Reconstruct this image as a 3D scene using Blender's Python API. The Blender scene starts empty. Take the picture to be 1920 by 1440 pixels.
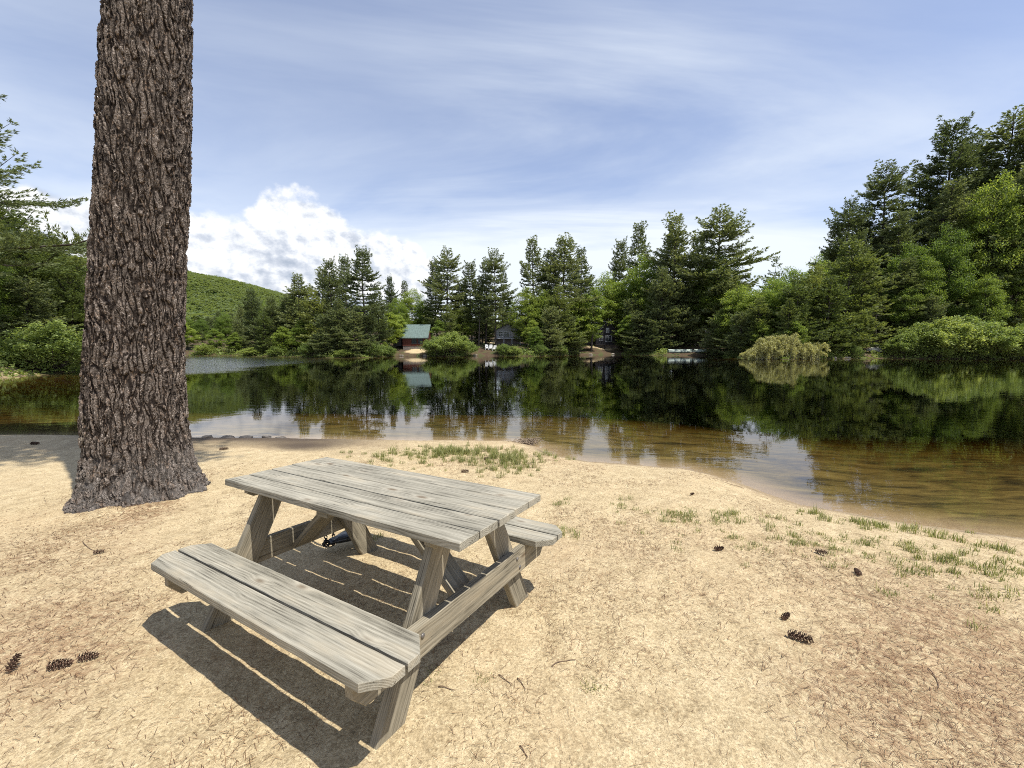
import bpy, math, random
import numpy as np
from mathutils import Vector, Matrix
R = math.radians
scene = bpy.context.scene
col = scene.collection

# ------------------------------------------------------------------ camera
FPX = 786.0; PITCH = 0.0914; CH = 1.575; WZ = -0.28      # focal length (px of 1920), tilt, eye height, water level
cam_d = bpy.data.cameras.new("camera"); cam = bpy.data.objects.new("camera", cam_d); col.objects.link(cam)
cam_d.sensor_width = 36.0; cam_d.lens = FPX / 1920 * 36.0
cam_d.clip_start = 0.05; cam_d.clip_end = 6000
cam.location = (0, 0, CH); cam.rotation_euler = (math.pi / 2 - PITCH, 0, 0)
scene.camera = cam

# ------------------------------------------------------------------ sun, exposure
SUN = Vector((0.423, -0.252, 1.012)).normalized()
sun_d = bpy.data.lights.new("sun", 'SUN'); sun = bpy.data.objects.new("sun", sun_d); col.objects.link(sun)
sun_d.energy = 5.0; sun_d.angle = R(0.55); sun_d.color = (1.0, 0.955, 0.88)
sun.rotation_euler = SUN.to_track_quat('Z', 'Y').to_euler(); sun.location = (20, -15, 60)
sun['kind'] = 'helper'
scene.view_settings.view_transform = 'Standard'; scene.view_settings.look = 'None'
scene.view_settings.exposure = 0.42; scene.view_settings.gamma = 1.0
scene.view_settings.use_curve_mapping = False
scene.cycles.max_bounces = 10; scene.cycles.transparent_max_bounces = 12
scene.cycles.filter_width = 1.0
scene.cycles.use_denoising = False
scene.cycles.diffuse_bounces = 2; scene.cycles.glossy_bounces = 3; scene.cycles.transmission_bounces = 4
scene.cycles.volume_bounces = 0
scene.cycles.sample_clamp_indirect = 4.0

# ------------------------------------------------------------------ node helpers
class NT:
    def __init__(self, nt): self.nt = nt; self.n = nt.nodes; self.l = nt.links
    def new(self, t, **kw):
        nd = self.n.new(t)
        for k, v in kw.items(): setattr(nd, k, v)
        return nd
    def put(self, sock, v):
        if isinstance(v, bpy.types.NodeSocket): self.l.new(v, sock)
        elif v is not None: sock.default_value = v
    def math(self, op, a, b=None, c=None, clamp=False):
        nd = self.new('ShaderNodeMath', operation=op, use_clamp=clamp)
        self.put(nd.inputs[0], a)
        if b is not None: self.put(nd.inputs[1], b)
        if c is not None: self.put(nd.inputs[2], c)
        return nd.outputs[0]
    def sstep(self, x, lo, hi, a=0.0, b=1.0):
        nd = self.new('ShaderNodeMapRange', interpolation_type='SMOOTHSTEP')
        self.put(nd.inputs[0], x); self.put(nd.inputs[1], lo); self.put(nd.inputs[2], hi)
        self.put(nd.inputs[3], a); self.put(nd.inputs[4], b)
        return nd.outputs[0]
    def lin(self, x, lo, hi, a=0.0, b=1.0):
        nd = self.new('ShaderNodeMapRange'); nd.clamp = True
        self.put(nd.inputs[0], x); self.put(nd.inputs[1], lo); self.put(nd.inputs[2], hi)
        self.put(nd.inputs[3], a); self.put(nd.inputs[4], b)
        return nd.outputs[0]
    def mix(self, f, a, b, blend='MIX'):
        nd = self.new('ShaderNodeMix', data_type='RGBA', blend_type=blend)
        self.put(nd.inputs[0], f)
        self.put(nd.inputs[6], a if isinstance(a, bpy.types.NodeSocket) else (*a[:3], 1))
        self.put(nd.inputs[7], b if isinstance(b, bpy.types.NodeSocket) else (*b[:3], 1))
        return nd.outputs[2]
    def vmul(self, v, s, add=(0, 0, 0)):
        nd = self.new('ShaderNodeMapping'); self.put(nd.inputs[0], v)
        nd.inputs['Scale'].default_value = s; nd.inputs['Location'].default_value = add
        return nd.outputs[0]
    def noise(self, v, scale, detail=4, rough=0.55, dist=0.0, out='Fac'):
        nd = self.new('ShaderNodeTexNoise'); self.put(nd.inputs['Vector'], v)
        nd.inputs['Scale'].default_value = scale; nd.inputs['Detail'].default_value = detail
        nd.inputs['Roughness'].default_value = rough; nd.inputs['Distortion'].default_value = dist
        return nd.outputs[out]
    def voro(self, v, scale, feature='F1', out='Distance', rnd=1.0):
        nd = self.new('ShaderNodeTexVoronoi', feature=feature); self.put(nd.inputs['Vector'], v)
        nd.inputs['Scale'].default_value = scale; nd.inputs['Randomness'].default_value = rnd
        return nd.outputs[out]
    def ramp(self, x, stops):
        nd = self.new('ShaderNodeValToRGB'); self.put(nd.inputs[0], x)
        cr = nd.color_ramp
        while len(cr.elements) < len(stops): cr.elements.new(0.5)
        for e, (p, c) in zip(cr.elements, stops):
            e.position = p; e.color = (*c[:3], 1) if len(c) > 2 else (c[0],) * 3 + (1,)
        return nd.outputs[0]
    def bump(self, h, strength, dist, normal=None):
        nd = self.new('ShaderNodeBump'); self.put(nd.inputs['Height'], h)
        self.put(nd.inputs['Strength'], strength); nd.inputs['Distance'].default_value = dist
        if normal is not None: self.put(nd.inputs['Normal'], normal)
        return nd.outputs[0]
    def sep(self, v):
        nd = self.new('ShaderNodeSeparateXYZ'); self.put(nd.inputs[0], v); return nd.outputs
    def comb(self, x, y, z):
        nd = self.new('ShaderNodeCombineXYZ')
        for i, q in enumerate((x, y, z)): self.put(nd.inputs[i], q)
        return nd.outputs[0]

def material(name):
    m = bpy.data.materials.new(name); m.use_nodes = True
    m.node_tree.nodes.clear()
    t = NT(m.node_tree)
    t.out = t.new('ShaderNodeOutputMaterial')
    return m, t
def principled(t, color, rough=0.8, normal=None, spec=0.3, **kw):
    p = t.new('ShaderNodeBsdfPrincipled')
    t.put(p.inputs['Base Color'], color if isinstance(color, bpy.types.NodeSocket) else (*color[:3], 1))
    t.put(p.inputs['Roughness'], rough); t.put(p.inputs['Specular IOR Level'], spec)
    if normal is not None: t.put(p.inputs['Normal'], normal)
    for k, v in kw.items(): t.put(p.inputs[k], v)
    return p

# ------------------------------------------------------------------ world: Nishita sky with cirrus and a cumulus bank
def az(px): return math.atan((px - 960) / FPX)
def el(px, py):
    a = (px - 960) / FPX; b = (720 - py) / FPX
    c, s = math.cos(PITCH), math.sin(PITCH)
    y = c + b * s; z = -s + b * c
    return math.atan2(z, math.hypot(a, y))
world = bpy.data.worlds.new("World"); scene.world = world; world.use_nodes = True
world.node_tree.nodes.clear(); w = NT(world.node_tree)
tc = w.new('ShaderNodeTexCoord').outputs['Generated']
dx, dy, dz = w.sep(tc)
sky = w.new('ShaderNodeTexSky', sky_type='NISHITA'); sky.sun_disc = False
sky.sun_elevation = math.asin(SUN.z); sky.sun_rotation = math.atan2(SUN.x, SUN.y)
sky.altitude = 200; sky.air_density = 1.0; sky.dust_density = 0.25; sky.ozone_density = 2.2
SKY_S = 0.12
AZ = w.math('ARCTAN2', dx, dy); EL = w.math('ARCSINE', dz)
# thin cirrus veil: streaks fanning up to the right
zz = w.math('MAXIMUM', dz, 0.03)
cp = w.comb(w.math('DIVIDE', dx, w.math('ADD', zz, 0.10)), w.math('DIVIDE', dy, w.math('ADD', zz, 0.10)), 0.0)
rot = w.new('ShaderNodeMapping'); w.put(rot.inputs[0], cp); rot.inputs['Rotation'].default_value = (0, 0, R(-38)); rot.inputs['Scale'].default_value = (0.30, 0.75, 1)
c1 = w.noise(rot.outputs[0], 1.1, 7, 0.58, 0.6)
c2 = w.noise(cp, 0.33, 3, 0.5, 0.3)
ctr = w.sstep(w.math('ABSOLUTE', w.math('SUBTRACT', AZ, 0.12)), 0.75, 0.0, 0.45, 1.15)
cir = w.math('MULTIPLY', w.math('MULTIPLY', w.sstep(c1, 0.34, 0.70), w.sstep(c2, 0.26, 0.62, 0.25, 1.0)), ctr)
low = w.math('MULTIPLY', w.sstep(EL, 0.02, 0.46, 0.85, 0.0), w.sstep(w.noise(w.comb(AZ, w.math('MULTIPLY_ADD', AZ, -0.12, w.math('MULTIPLY', EL, 3.4)), 0.3), 1.9, 5, 0.55, 0.5), 0.36, 0.56, 0.22, 1.0))
cir = w.math('ADD', w.math('MULTIPLY', cir, 0.95), w.math('ADD', low, 0.13), clamp=True)
skyc = w.mix(1.0, sky.outputs[0], (1.28, 1.12, 1.13), 'MULTIPLY')
skyc = w.mix(cir, skyc, (5.8, 6.25, 6.75))
# cumulus
def curve(x, x0, x1, pts):
    t01 = w.lin(x, x0, x1)
    fc = w.new('ShaderNodeFloatCurve'); w.put(fc.inputs['Value'], t01)
    c = fc.mapping.curves[0]
    fc.mapping.use_clip = False
    for i, (a, b) in enumerate(pts):
        if i < 2: pass
        else: c.points.new(0.5, 0.5)
    for p, (a, b) in zip(c.points, pts): p.location = ((a - x0) / (x1 - x0), b)
    fc.mapping.update()
    return fc.outputs[0]
A0, A1 = az(-900), az(850)
tops = [(-900, 420), (-300, 330), (30, 345), (110, 345), (170, 360), (300, 372), (380, 375), (470, 385), (520, 352), (575, 350), (640, 372), (670, 402), (730, 418), (800, 452), (822, 500), (850, 640)]
tp = curve(AZ, A0, A1, [(az(x), el(x, y)) for x, y in tops])
cv = w.comb(AZ, EL, 0.0)
def billow(off):
    v = w.vmul(cv, (1, 1.25, 1), off)
    wn = w.new('ShaderNodeVectorMath', operation='MULTIPLY_ADD')
    nz = w.new('ShaderNodeTexNoise'); w.put(nz.inputs['Vector'], v); nz.inputs['Scale'].default_value = 22; nz.inputs['Detail'].default_value = 4
    w.put(wn.inputs[0], nz.outputs['Color']); wn.inputs[1].default_value = (0.035, 0.035, 0); w.put(wn.inputs[2], v)
    a = w.voro(wn.outputs[0], 9, 'SMOOTH_F1'); b = w.voro(wn.outputs[0], 21, 'SMOOTH_F1'); c = w.voro(wn.outputs[0], 50, 'SMOOTH_F1')
    n = w.noise(v, 45, 6, 0.62)
    s = w.math('ADD', w.math('MULTIPLY', a, -0.55), w.math('MULTIPLY', b, -0.26))
    s = w.math('ADD', s, w.math('MULTIPLY', c, -0.12))
    return w.math('ADD', s, w.math('MULTIPLY', n, 0.34))
b0 = billow((0, 0, 0)); b1 = billow((-0.010, -0.013, 0))
top = w.math('ADD', tp, w.math('MULTIPLY', w.math('ADD', b0, 0.16), 0.13))
h = w.math('SUBTRACT', top, EL)
mask = w.sstep(h, -0.006, 0.024)
soft = w.noise(cv, 7, 5, 0.6)
mask = w.math('MULTIPLY', mask, w.sstep(AZ, az(845), az(800)))
hole = w.sstep(w.math('ADD', soft, w.math('MULTIPLY', h, -1.2)), 0.12, 0.34, 0.62, 1.0)
mask = w.math('MULTIPLY', mask, hole)
lit = w.math('MULTIPLY', w.math('SUBTRACT', b0, b1), 3.6)
lit = w.math('ADD', lit, w.lin(h, 0.0, 0.24, 1.02, 0.34))
lit = w.math('ADD', lit, w.math('MULTIPLY', w.math('SUBTRACT', w.noise(w.vmul(cv, (1, 1.8, 1)), 7, 5, 0.5), 0.5), 1.5), clamp=True)
cum = w.ramp(lit, [(0.0, (3.0, 3.45, 4.2)), (0.42, (4.3, 4.65, 5.3)), (0.75, (6.1, 6.3, 6.6)), (1.0, (7.0, 7.0, 7.1))])
for e in w.n: pass
skyc = w.mix(mask, skyc, cum)
bg = w.new('ShaderNodeBackground'); w.put(bg.inputs[0], skyc); bg.inputs[1].default_value = SKY_S
wo = w.new('ShaderNodeOutputWorld'); w.l.new(bg.outputs[0], wo.inputs[0])

# ------------------------------------------------------------------ pixel (1920x1440 frame of the survey) to a point on a level
def at(px, py, z=WZ):
    a = (px - 960) / FPX; b = (720 - py) / FPX
    c, s = math.cos(PITCH), math.sin(PITCH)
    d = np.array([a, c + b * s, -s + b * c]); t = (z - CH) / d[2]
    return np.array([0, 0, CH]) + t * d
def along(px, Y):                          # ground x for a column of the survey at depth Y
    return (px - 960) / FPX * Y * math.cos(PITCH)
def height(py, Y):                         # height above datum seen at row py at depth Y (near enough to level)
    b = (720 - py) / FPX; c, s = math.cos(PITCH), math.sin(PITCH)
    return CH + Y * (-s + b * c) / (c + b * s)

# ------------------------------------------------------------------ object helpers
def tag(o, label=None, cat=None, group=None, kind=None):
    if label: o['label'] = label
    if cat: o['category'] = cat
    if group: o['group'] = group
    if kind: o['kind'] = kind
    return o
def empty(name, loc=(0, 0, 0), rz=0):
    o = bpy.data.objects.new(name, None); col.objects.link(o); o.location = loc; o.rotation_euler = (0, 0, rz)
    o.empty_display_size = 0.2
    return o
class MB:
    def __init__(self): self.v = []; self.q = []; self.t = []; self.n = 0; self.g = []; self.hasg = False; self.mats = []
    def add(self, v, quads=None, tris=None, grain=None):
        v = np.asarray(v, float).reshape(-1, 3)
        if quads is not None and len(quads): self.q.append(np.asarray(quads, int).reshape(-1, 4) + self.n)
        if tris is not None and len(tris): self.t.append(np.asarray(tris, int).reshape(-1, 3) + self.n)
        self.v.append(v); self.n += len(v)
        if grain is not None: self.hasg = True
        self.g.append(np.asarray(grain, float).reshape(-1, 3) if grain is not None else v)
        return self
    def mesh(self, name, smooth=False):
        me = bpy.data.meshes.new(name)
        v = np.concatenate(self.v); me.vertices.add(len(v)); me.vertices.foreach_set('co', v.ravel())
        q = np.concatenate(self.q) if self.q else np.zeros((0, 4), int)
        t = np.concatenate(self.t) if self.t else np.zeros((0, 3), int)
        loops = np.concatenate([q.ravel(), t.ravel()])
        me.loops.add(len(loops)); me.loops.foreach_set('vertex_index', loops)
        me.polygons.add(len(q) + len(t))
        starts = np.concatenate([np.arange(len(q)) * 4, len(q) * 4 + np.arange(len(t)) * 3])
        me.polygons.foreach_set('loop_start', starts)
        me.polygons.foreach_set('use_smooth', np.full(len(q) + len(t), bool(smooth)))
        me.update(calc_edges=True)
        if self.hasg:
            at_ = me.attributes.new('grain', 'FLOAT_VECTOR', 'POINT'); at_.data.foreach_set('vector', np.concatenate(self.g).ravel())
        return me
    def build(self, name, mat, parent=None, smooth=False):
        me = self.mesh(name, smooth)
        if mat: me.materials.append(mat)
        o = bpy.data.objects.new(name, me); col.objects.link(o)
        if parent: o.parent = parent
        return o
def attr(me, name, vals):
    a = me.attributes.new(name, 'FLOAT', 'POINT'); a.data.foreach_set('value', np.asarray(vals, float))
def box(mb, c, s, M=None):
    x, y, z = [k / 2 for k in s]
    v = np.array([(-x, -y, -z), (x, -y, -z), (x, y, -z), (-x, y, -z), (-x, -y, z), (x, -y, z), (x, y, z), (-x, y, z)])
    if M is not None: v = v @ np.array(M).T
    mb.add(v + np.array(c), [(0, 3, 2, 1), (4, 5, 6, 7), (0, 1, 5, 4), (1, 2, 6, 5), (2, 3, 7, 6), (3, 0, 4, 7)])
def prism(mb, pts, axis_vec, origin=(0, 0, 0)):     # pts: closed 3D outline, extruded by axis_vec
    p = np.asarray(pts, float) + np.array(origin); n = len(p); a = np.array(axis_vec, float)
    v = np.concatenate([p, p + a])
    q = [(i, (i + 1) % n, n + (i + 1) % n, n + i) for i in range(n)]
    cen = [p.mean(0), (p + a).mean(0)]
    v = np.concatenate([v, cen])
    t = [(2 * n, (i + 1) % n, i) for i in range(n)] + [(2 * n + 1, n + i, n + (i + 1) % n) for i in range(n)]
    mb.add(v, q, t)
def tube(mb, pts, rad, ns=6, cap=True):
    pts = np.asarray(pts, float); rad = np.broadcast_to(rad, len(pts)); n = len(pts)
    d = np.gradient(pts, axis=0); d /= np.linalg.norm(d, axis=1)[:, None] + 1e-12
    ref = np.array([0, 0, 1.0]) if abs(d[0][2]) < 0.8 else np.array([1.0, 0, 0])
    a = np.cross(d, ref); a /= np.linalg.norm(a, axis=1)[:, None] + 1e-12; b = np.cross(d, a)
    th = np.arange(ns) / ns * 2 * np.pi
    v = pts[:, None] + rad[:, None, None] * (np.cos(th)[None, :, None] * a[:, None] + np.sin(th)[None, :, None] * b[:, None])
    v = v.reshape(-1, 3)
    q = [(i * ns + j, i * ns + (j + 1) % ns, (i + 1) * ns + (j + 1) % ns, (i + 1) * ns + j) for i in range(n - 1) for j in range(ns)]
    t = []
    if cap:
        v = np.concatenate([v, pts[:1], pts[-1:]]); m = n * ns
        t = [(m, (j + 1) % ns, j) for j in range(ns)] + [(m + 1, (n - 1) * ns + j, (n - 1) * ns + (j + 1) % ns) for j in range(ns)]
    mb.add(v, q, t)

# numpy value noise
def _hash(ix, iy, iz, seed):
    n = (ix.astype(np.int64) * 73856093) ^ (iy.astype(np.int64) * 19349663) ^ (iz.astype(np.int64) * 83492791) ^ (seed * 2654435761)
    n = (n ^ (n >> 13)) * 1274126177
    n = (n ^ (n >> 16)) & 0xffffff
    return n / float(0xffffff)
def vnoise(x, y, z=0.0, seed=1):
    x, y, z = np.broadcast_arrays(np.asarray(x, float), np.asarray(y, float), np.asarray(z, float))
    ix, iy, iz = np.floor(x), np.floor(y), np.floor(z); fx, fy, fz = x - ix, y - iy, z - iz
    fx, fy, fz = [f * f * (3 - 2 * f) for f in (fx, fy, fz)]
    r = 0
    for a in (0, 1):
        for b in (0, 1):
            for c in (0, 1):
                r = r + _hash(ix + a, iy + b, iz + c, seed) * (fx if a else 1 - fx) * (fy if b else 1 - fy) * (fz if c else 1 - fz)
    return r * 2 - 1
def fbm(x, y, z=0.0, seed=1, oct=4):
    s = 0; a = 1.0; f = 1.0
    for i in range(oct):
        s = s + a * vnoise(np.asarray(x) * f, np.asarray(y) * f, np.asarray(z) * f, seed + i * 17); a *= 0.5; f *= 2.03
    return s
def ss(x, a, b):
    t = np.clip((np.asarray(x, float) - a) / (b - a), 0, 1); return t * t * (3 - 2 * t)

# ------------------------------------------------------------------ the lake outline and the lie of the land
near_px = [(2600, 1075), (1920, 1009), (1800, 994), (1700, 981), (1600, 963), (1500, 946), (1430, 925), (1380, 905), (1340, 890), (1280, 878), (1180, 872), (1100, 866), (1040, 855), (1005, 838), (960, 828), (860, 826), (700, 825), (540, 822), (360, 821), (200, 818), (0, 815), (-500, 812)]
far_px = [(-900, 735), (-300, 722), (0, 709), (80, 703), (140, 698), (250, 684), (320, 672), (350, 667.5), (420, 667.5), (500, 668.5), (560, 669.5), (620, 671), (690, 670.5), (745, 668), (800, 668), (860, 668.5), (890, 667.5), (940, 667.5), (1000, 668), (1080, 666), (1160, 665), (1240, 666.5), (1340, 667), (1395, 672), (1470, 674), (1550, 673), (1640, 672), (1740, 673), (1920, 673.5), (2300, 676), (3200, 700), (4200, 760)]
lake = np.array([at(*p)[:2] for p in near_px] + [at(*p)[:2] for p in far_px])
lake = np.concatenate([lake, [[60, 8], [30, 1.5]]])
def lake_s(x, y):                              # signed distance to the shoreline: > 0 on land
    x = np.asarray(x, float).ravel(); y = np.asarray(y, float).ravel()
    best = np.full(x.shape, 1e18); inside = np.zeros(x.shape, bool)
    n = len(lake)
    for i in range(n):
        ax, ay = lake[i]; bx, by = lake[(i + 1) % n]
        ex, ey = bx - ax, by - ay
        t = np.clip(((x - ax) * ex + (y - ay) * ey) / (ex * ex + ey * ey), 0, 1)
        best = np.minimum(best, (x - ax - t * ex) ** 2 + (y - ay - t * ey) ** 2)
        c = ((ay > y) != (by > y)) & (x < (bx - ax) * (y - ay) / ((by - ay) if by != ay else 1e-9) + ax)
        inside ^= c
    return np.sqrt(best) * np.where(inside, -1, 1)
# frame of the table (the beach tilts gently to the water there)
TYAW, TA, TB, TX, TY = -0.5375, -0.0381, -0.0056, -0.8145, 2.3623
TM = (Matrix.Rotation(TB, 4, 'Y') @ Matrix.Rotation(TA, 4, 'X') @ Matrix.Rotation(TYAW, 4, 'Z'))
NRM = np.array(TM.to_3x3() @ Vector((0, 0, 1)))
def beach_plane(x, y): return -(NRM[0] * (x - TX) + NRM[1] * (y - TY)) / NRM[2]
RIDGE = [(-1400, 470), (-600, 430), (0, 452), (150, 484), (355, 516), (430, 528), (530, 552), (640, 585), (760, 612), (950, 640)]
rz_a = np.array([az(p[0]) for p in RIDGE]); rz_h = np.array([(648 - p[1]) / FPX * math.cos(az(p[0])) - 0.022 for p in RIDGE])
def terrain(x, y, micro=True):
    x = np.asarray(x, float).ravel(); y = np.asarray(y, float).ravel()
    s = lake_s(x, y); r = np.hypot(x, y); a = np.arctan2(x, y)
    s = s + np.where(r < 20, 0.05 * vnoise(x * 1.7, y * 1.7, 0, 5) * ss(np.abs(s), 3, 0.3), 0)
    # near beach
    pl = np.clip(beach_plane(x, y), -0.2, 0.35) - WZ
    ramp_ = 0.20 * np.maximum(s, 0) + 0.012 * (1 - np.exp(-np.maximum(s, 0) * 12))
    k = 0.05; hh = np.clip(0.5 + 0.5 * (pl - ramp_) / k, 0, 1)
    zb = pl * (1 - hh) + ramp_ * hh - k * hh * (1 - hh) + WZ
    if micro:
        am = ss(s, 0.05, 1.2)
        zb = zb + am * (0.012 * fbm(x * 1.1, y * 1.1, 0, 9, 2) + 0.007 * fbm(x * 5, y * 5, 0, 3, 3) + 0.0035 * fbm(x * 17, y * 17, 0, 13, 2))
        rt_ = np.hypot(x + 4.15, y - 4.5); zb = zb + 0.045 * np.exp(-((rt_ - 0.50) / 0.16) ** 2) * (0.7 + 0.5 * fbm(x * 3, y * 3, 0, 55, 2))
        td = np.hypot(x - TX, y - TY)
        zb = zb - 0.006 * am * ss(td, 1.6, 0.8)
    # far land
    zf = WZ + 0.55 * ss(s, 0, 2.5) + 1.0 * ss(s, 1.5, 9) + np.clip(s - 6, 0, 60) * 0.085
    zf = zf + ss(s, 0.5, 4) * (0.25 * fbm(x * 0.35, y * 0.35, 0, 11, 3))
    hill = 13.0 * ss(s, 3, 34) * ss(a, R(27), R(46)) * ss(y, 5, 30)
    zf = zf + hill
    top = np.interp(a, rz_a, rz_h)
    mt = top * 560 * ss(r, 190, 560) * (1 + 0.05 * fbm(x * 0.012, y * 0.012, 0, 31, 3))
    zf = zf + mt * ss(s, 5, 60)
    nearw = ss(r, 21, 14) * ss(y, 14.5, 12)
    zl = zb * nearw + zf * (1 - nearw)
    d = np.maximum(-s, 0)
    zw = WZ - 0.085 * d - 0.5 * ss(d, 4, 14) - 1.6 * ss(d, 10, 30)
    zw = zw + 0.02 * ss(d, 0.3, 2) * fbm(x * 1.5, y * 1.5, 0, 21, 3) * 1.0
    zw = np.maximum(zw, WZ - 4)
    return np.where(s > 0, zl, zw), s
def ground_z(x, y): return float(terrain([x], [y], True)[0][0])

def gauss(x, y, cx, cy, rx, ry=None):
    ry = ry or rx; return np.exp(-(((x - cx) / rx) ** 2 + ((y - cy) / ry) ** 2))
def pt(px, py, z=0.0): return at(px, py, z)[:2]
rings = np.concatenate([[0.0, 0.25], 0.45 * np.exp(np.arange(0, 640) * 0.01155)])
rings = rings[rings < 700]; rings = np.append(rings, [760, 900, 1200, 1800, 2600])
ths = np.concatenate([np.arange(-64, 64.01, 0.22), np.arange(66, 294, 4.0)])
NR, NTH = len(rings), len(ths)
tt = np.radians(ths)
GX = rings[:, None] * np.sin(tt)[None]; GY = rings[:, None] * np.cos(tt)[None]
gx, gy = GX.ravel(), GY.ravel()
gz, gs = terrain(gx, gy)
i = np.arange(NR - 1)[:, None] * NTH; j = np.arange(NTH)[None]; j2 = (j + 1) % NTH
quads = np.stack([i + j, i + NTH + j, i + NTH + j2, i + j2], -1).reshape(-1, 4)[:, ::-1]
gm = MB().add(np.stack([gx, gy, gz], 1), quads)
rr = np.hypot(gx, gy)
sand = ss(rr, 22, 15) * ss(gy, 15, 12)
for (px, py, rx, ry) in [(778, 664, 2.0, 2.4), (912, 661, 2.6, 5.0), (1125, 661, 4.2, 1.6), (1295, 661, 4.6, 3.4), (40, 704, 4.5, 1.6), (1610, 668, 3.5, 1.3)]:
    q = at(px, py + 3); sand = np.maximum(sand, ss(gauss(gx, gy, q[0], q[1] + ry * 0.3, rx, ry) + 0.15 * vnoise(gx, gy, 0, 4), 0.30, 0.5))
sand = np.maximum(sand, ss(gs, -0.3, -1.0))
litter = np.zeros_like(gx)
for (px, py, rad, amt) in [(60, 1180, 0.55, 1.0), (150, 1250, 0.35, 0.6), (20, 1060, 0.8, 0.7), (270, 945, 0.28, 1.3), (170, 985, 0.40, 0.5), (1830, 1400, 0.55, 1.2), (1700, 1330, 0.40, 0.8), (1900, 1250, 0.5, 0.6), (1150, 1010, 0.5, 0.5), (1500, 1060, 0.7, 0.4), (470, 1230, 0.2, 0.5), (1780, 1130, 0.7, 0.5), (1040, 1060, .35, .45)]:
    q = pt(px, py); litter += amt * gauss(gx, gy, q[0], q[1], rad)
litter = np.clip(litter * (0.75 + 0.5 * fbm(gx * 3, gy * 3, 0, 44, 3)), 0, 1)
grassy = np.zeros_like(gx)
for (px, py, rx, ry, amt) in [(880, 850, 0.9, 0.55, 1.0), (950, 880, 0.3, 0.3, 0.6), (1500, 1000, 0.9, 0.45, 0.45), (1800, 1080, 1.0, 0.4, 0.6), (1300, 970, 0.6, 0.3, 0.4)]:
    q = pt(px, py, -0.08); grassy += amt * gauss(gx, gy, q[0], q[1], rx, ry)
gme = gm.mesh('ground', True)
attr(gme, 'sand', sand); attr(gme, 'litter', litter); attr(gme, 'shore', gs); qs = at(1870, 700)[:2]; attr(gme, 'slope', ss(gauss(gx, gy, along(1880, 72), 72, 16, 16), 0.2, 0.6) * (gx > 0))
gpx = 960 + FPX * gx / np.maximum(gy, 0.5)
dband = ss(gs + 0.35 * vnoise(gx * 1.1, gy * 3, 0, 91), 1.5, 0.6) * ss(gpx, 60, 260) * ss(gpx, 800, 560) * ss(gy, 5, 6.5)  # darker strip of sand at the waterline right of the trunk
dband = np.maximum(dband, ss(np.abs(gs - 0.10 - 0.05 * vnoise(gx * 2, gy * 2, 0, 92)), 0.05, 0.01) * ss(gpx, 960, 1040) * 0.7 * ss(vnoise(gx * 4, gy * 4, 0, 93), -0.3, 0.4))
attr(gme, 'dark_band', dband * (gs > 0) * (gy < 14))
attr(gme, 'mount', ss(rr, 150, 220))

m, t = material('sand_and_forest_floor')
P = t.new('ShaderNodeNewGeometry').outputs['Position']
def A(name): 
    n = t.new('ShaderNodeAttribute'); n.attribute_name = name; return n.outputs['Fac']
n_big = t.noise(P, 0.9, 4, 0.6); n_mid = t.noise(P, 7, 5, 0.65); n_fine = t.noise(t.vmul(P, (1, 1, 1)), 62, 5, 0.78); n_spk = t.noise(P, 260, 2, 0.6)
sand_c = t.ramp(t.math('ADD', t.math('MULTIPLY', n_mid, 0.42), t.math('MULTIPLY', n_fine, 0.58)), [(0.33, (0.15, 0.11, 0.055)), (0.42, (0.350, 0.268, 0.150)), (0.52, (0.52, 0.412, 0.242)), (0.66, (0.65, 0.535, 0.34))])
sand_c = t.mix(t.sstep(n_big, 0.45, 0.7, 0, 0.35), sand_c, (0.50, 0.365, 0.21))
gv = t.sep(t.voro(t.vmul(P, (1, 1, 0.5)), 105, 'F1', 'Color'))
sand_c = t.mix(t.math('MULTIPLY', t.sstep(gv[0], 0.62, 0.95), 0.38), sand_c, (0.19, 0.14, 0.08))
sand_c = t.mix(t.math('MULTIPLY', t.sstep(gv[1], 0.70, 0.98), 0.30), sand_c, (0.78, 0.66, 0.42))
# dark grains and flecks of old needles
fl = t.voro(t.vmul(P, (1, 1, 0.2)), 120, 'F1')
sand_c = t.mix(t.math('MULTIPLY', t.sstep(n_spk, 0.57, 0.66), t.sstep(n_mid, 0.35, 0.6, 0.15, 0.75)), sand_c, (0.13, 0.082, 0.045))
wv = t.vmul(P, (1, 1, 0.1))
st1 = t.noise(t.vmul(P, (22, 110, 1)), 1.0, 3, 0.6, 0.35); st2 = t.noise(t.vmul(P, (100, 24, 1)), 1.0, 3, 0.6, 0.35)
streak = t.math('MAXIMUM', t.sstep(st1, 0.62, 0.70), t.sstep(st2, 0.62, 0.70))
lit_a = A('litter')
sand_c = t.mix(t.math('MULTIPLY', streak, t.math('MULTIPLY_ADD', lit_a, 0.50, 0.14), clamp=True), sand_c, (0.20, 0.125, 0.07))
lm = t.math('MULTIPLY', lit_a, t.sstep(t.noise(P, 22, 5, 0.7), 0.38, 0.60), clamp=True)
sand_c = t.mix(t.math('MULTIPLY', lm, 0.58), sand_c, (0.23, 0.125, 0.068))
sz = t.sep(P)[2]
wet = t.sstep(t.math('ADD', sz, t.math('MULTIPLY', n_mid, 0.05)), WZ + 0.035, WZ + 0.125, 1, 0)
sand_c = t.mix(t.math('MULTIPLY', wet, 0.60), sand_c, (0.20, 0.135, 0.075))
sand_c = t.mix(t.math('MULTIPLY', A('dark_band'), t.sstep(n_fine, 0.25, 0.5, 0.80, 1.0)), sand_c, (0.085, 0.062, 0.042))  # dark brown band along the near waterline
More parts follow.
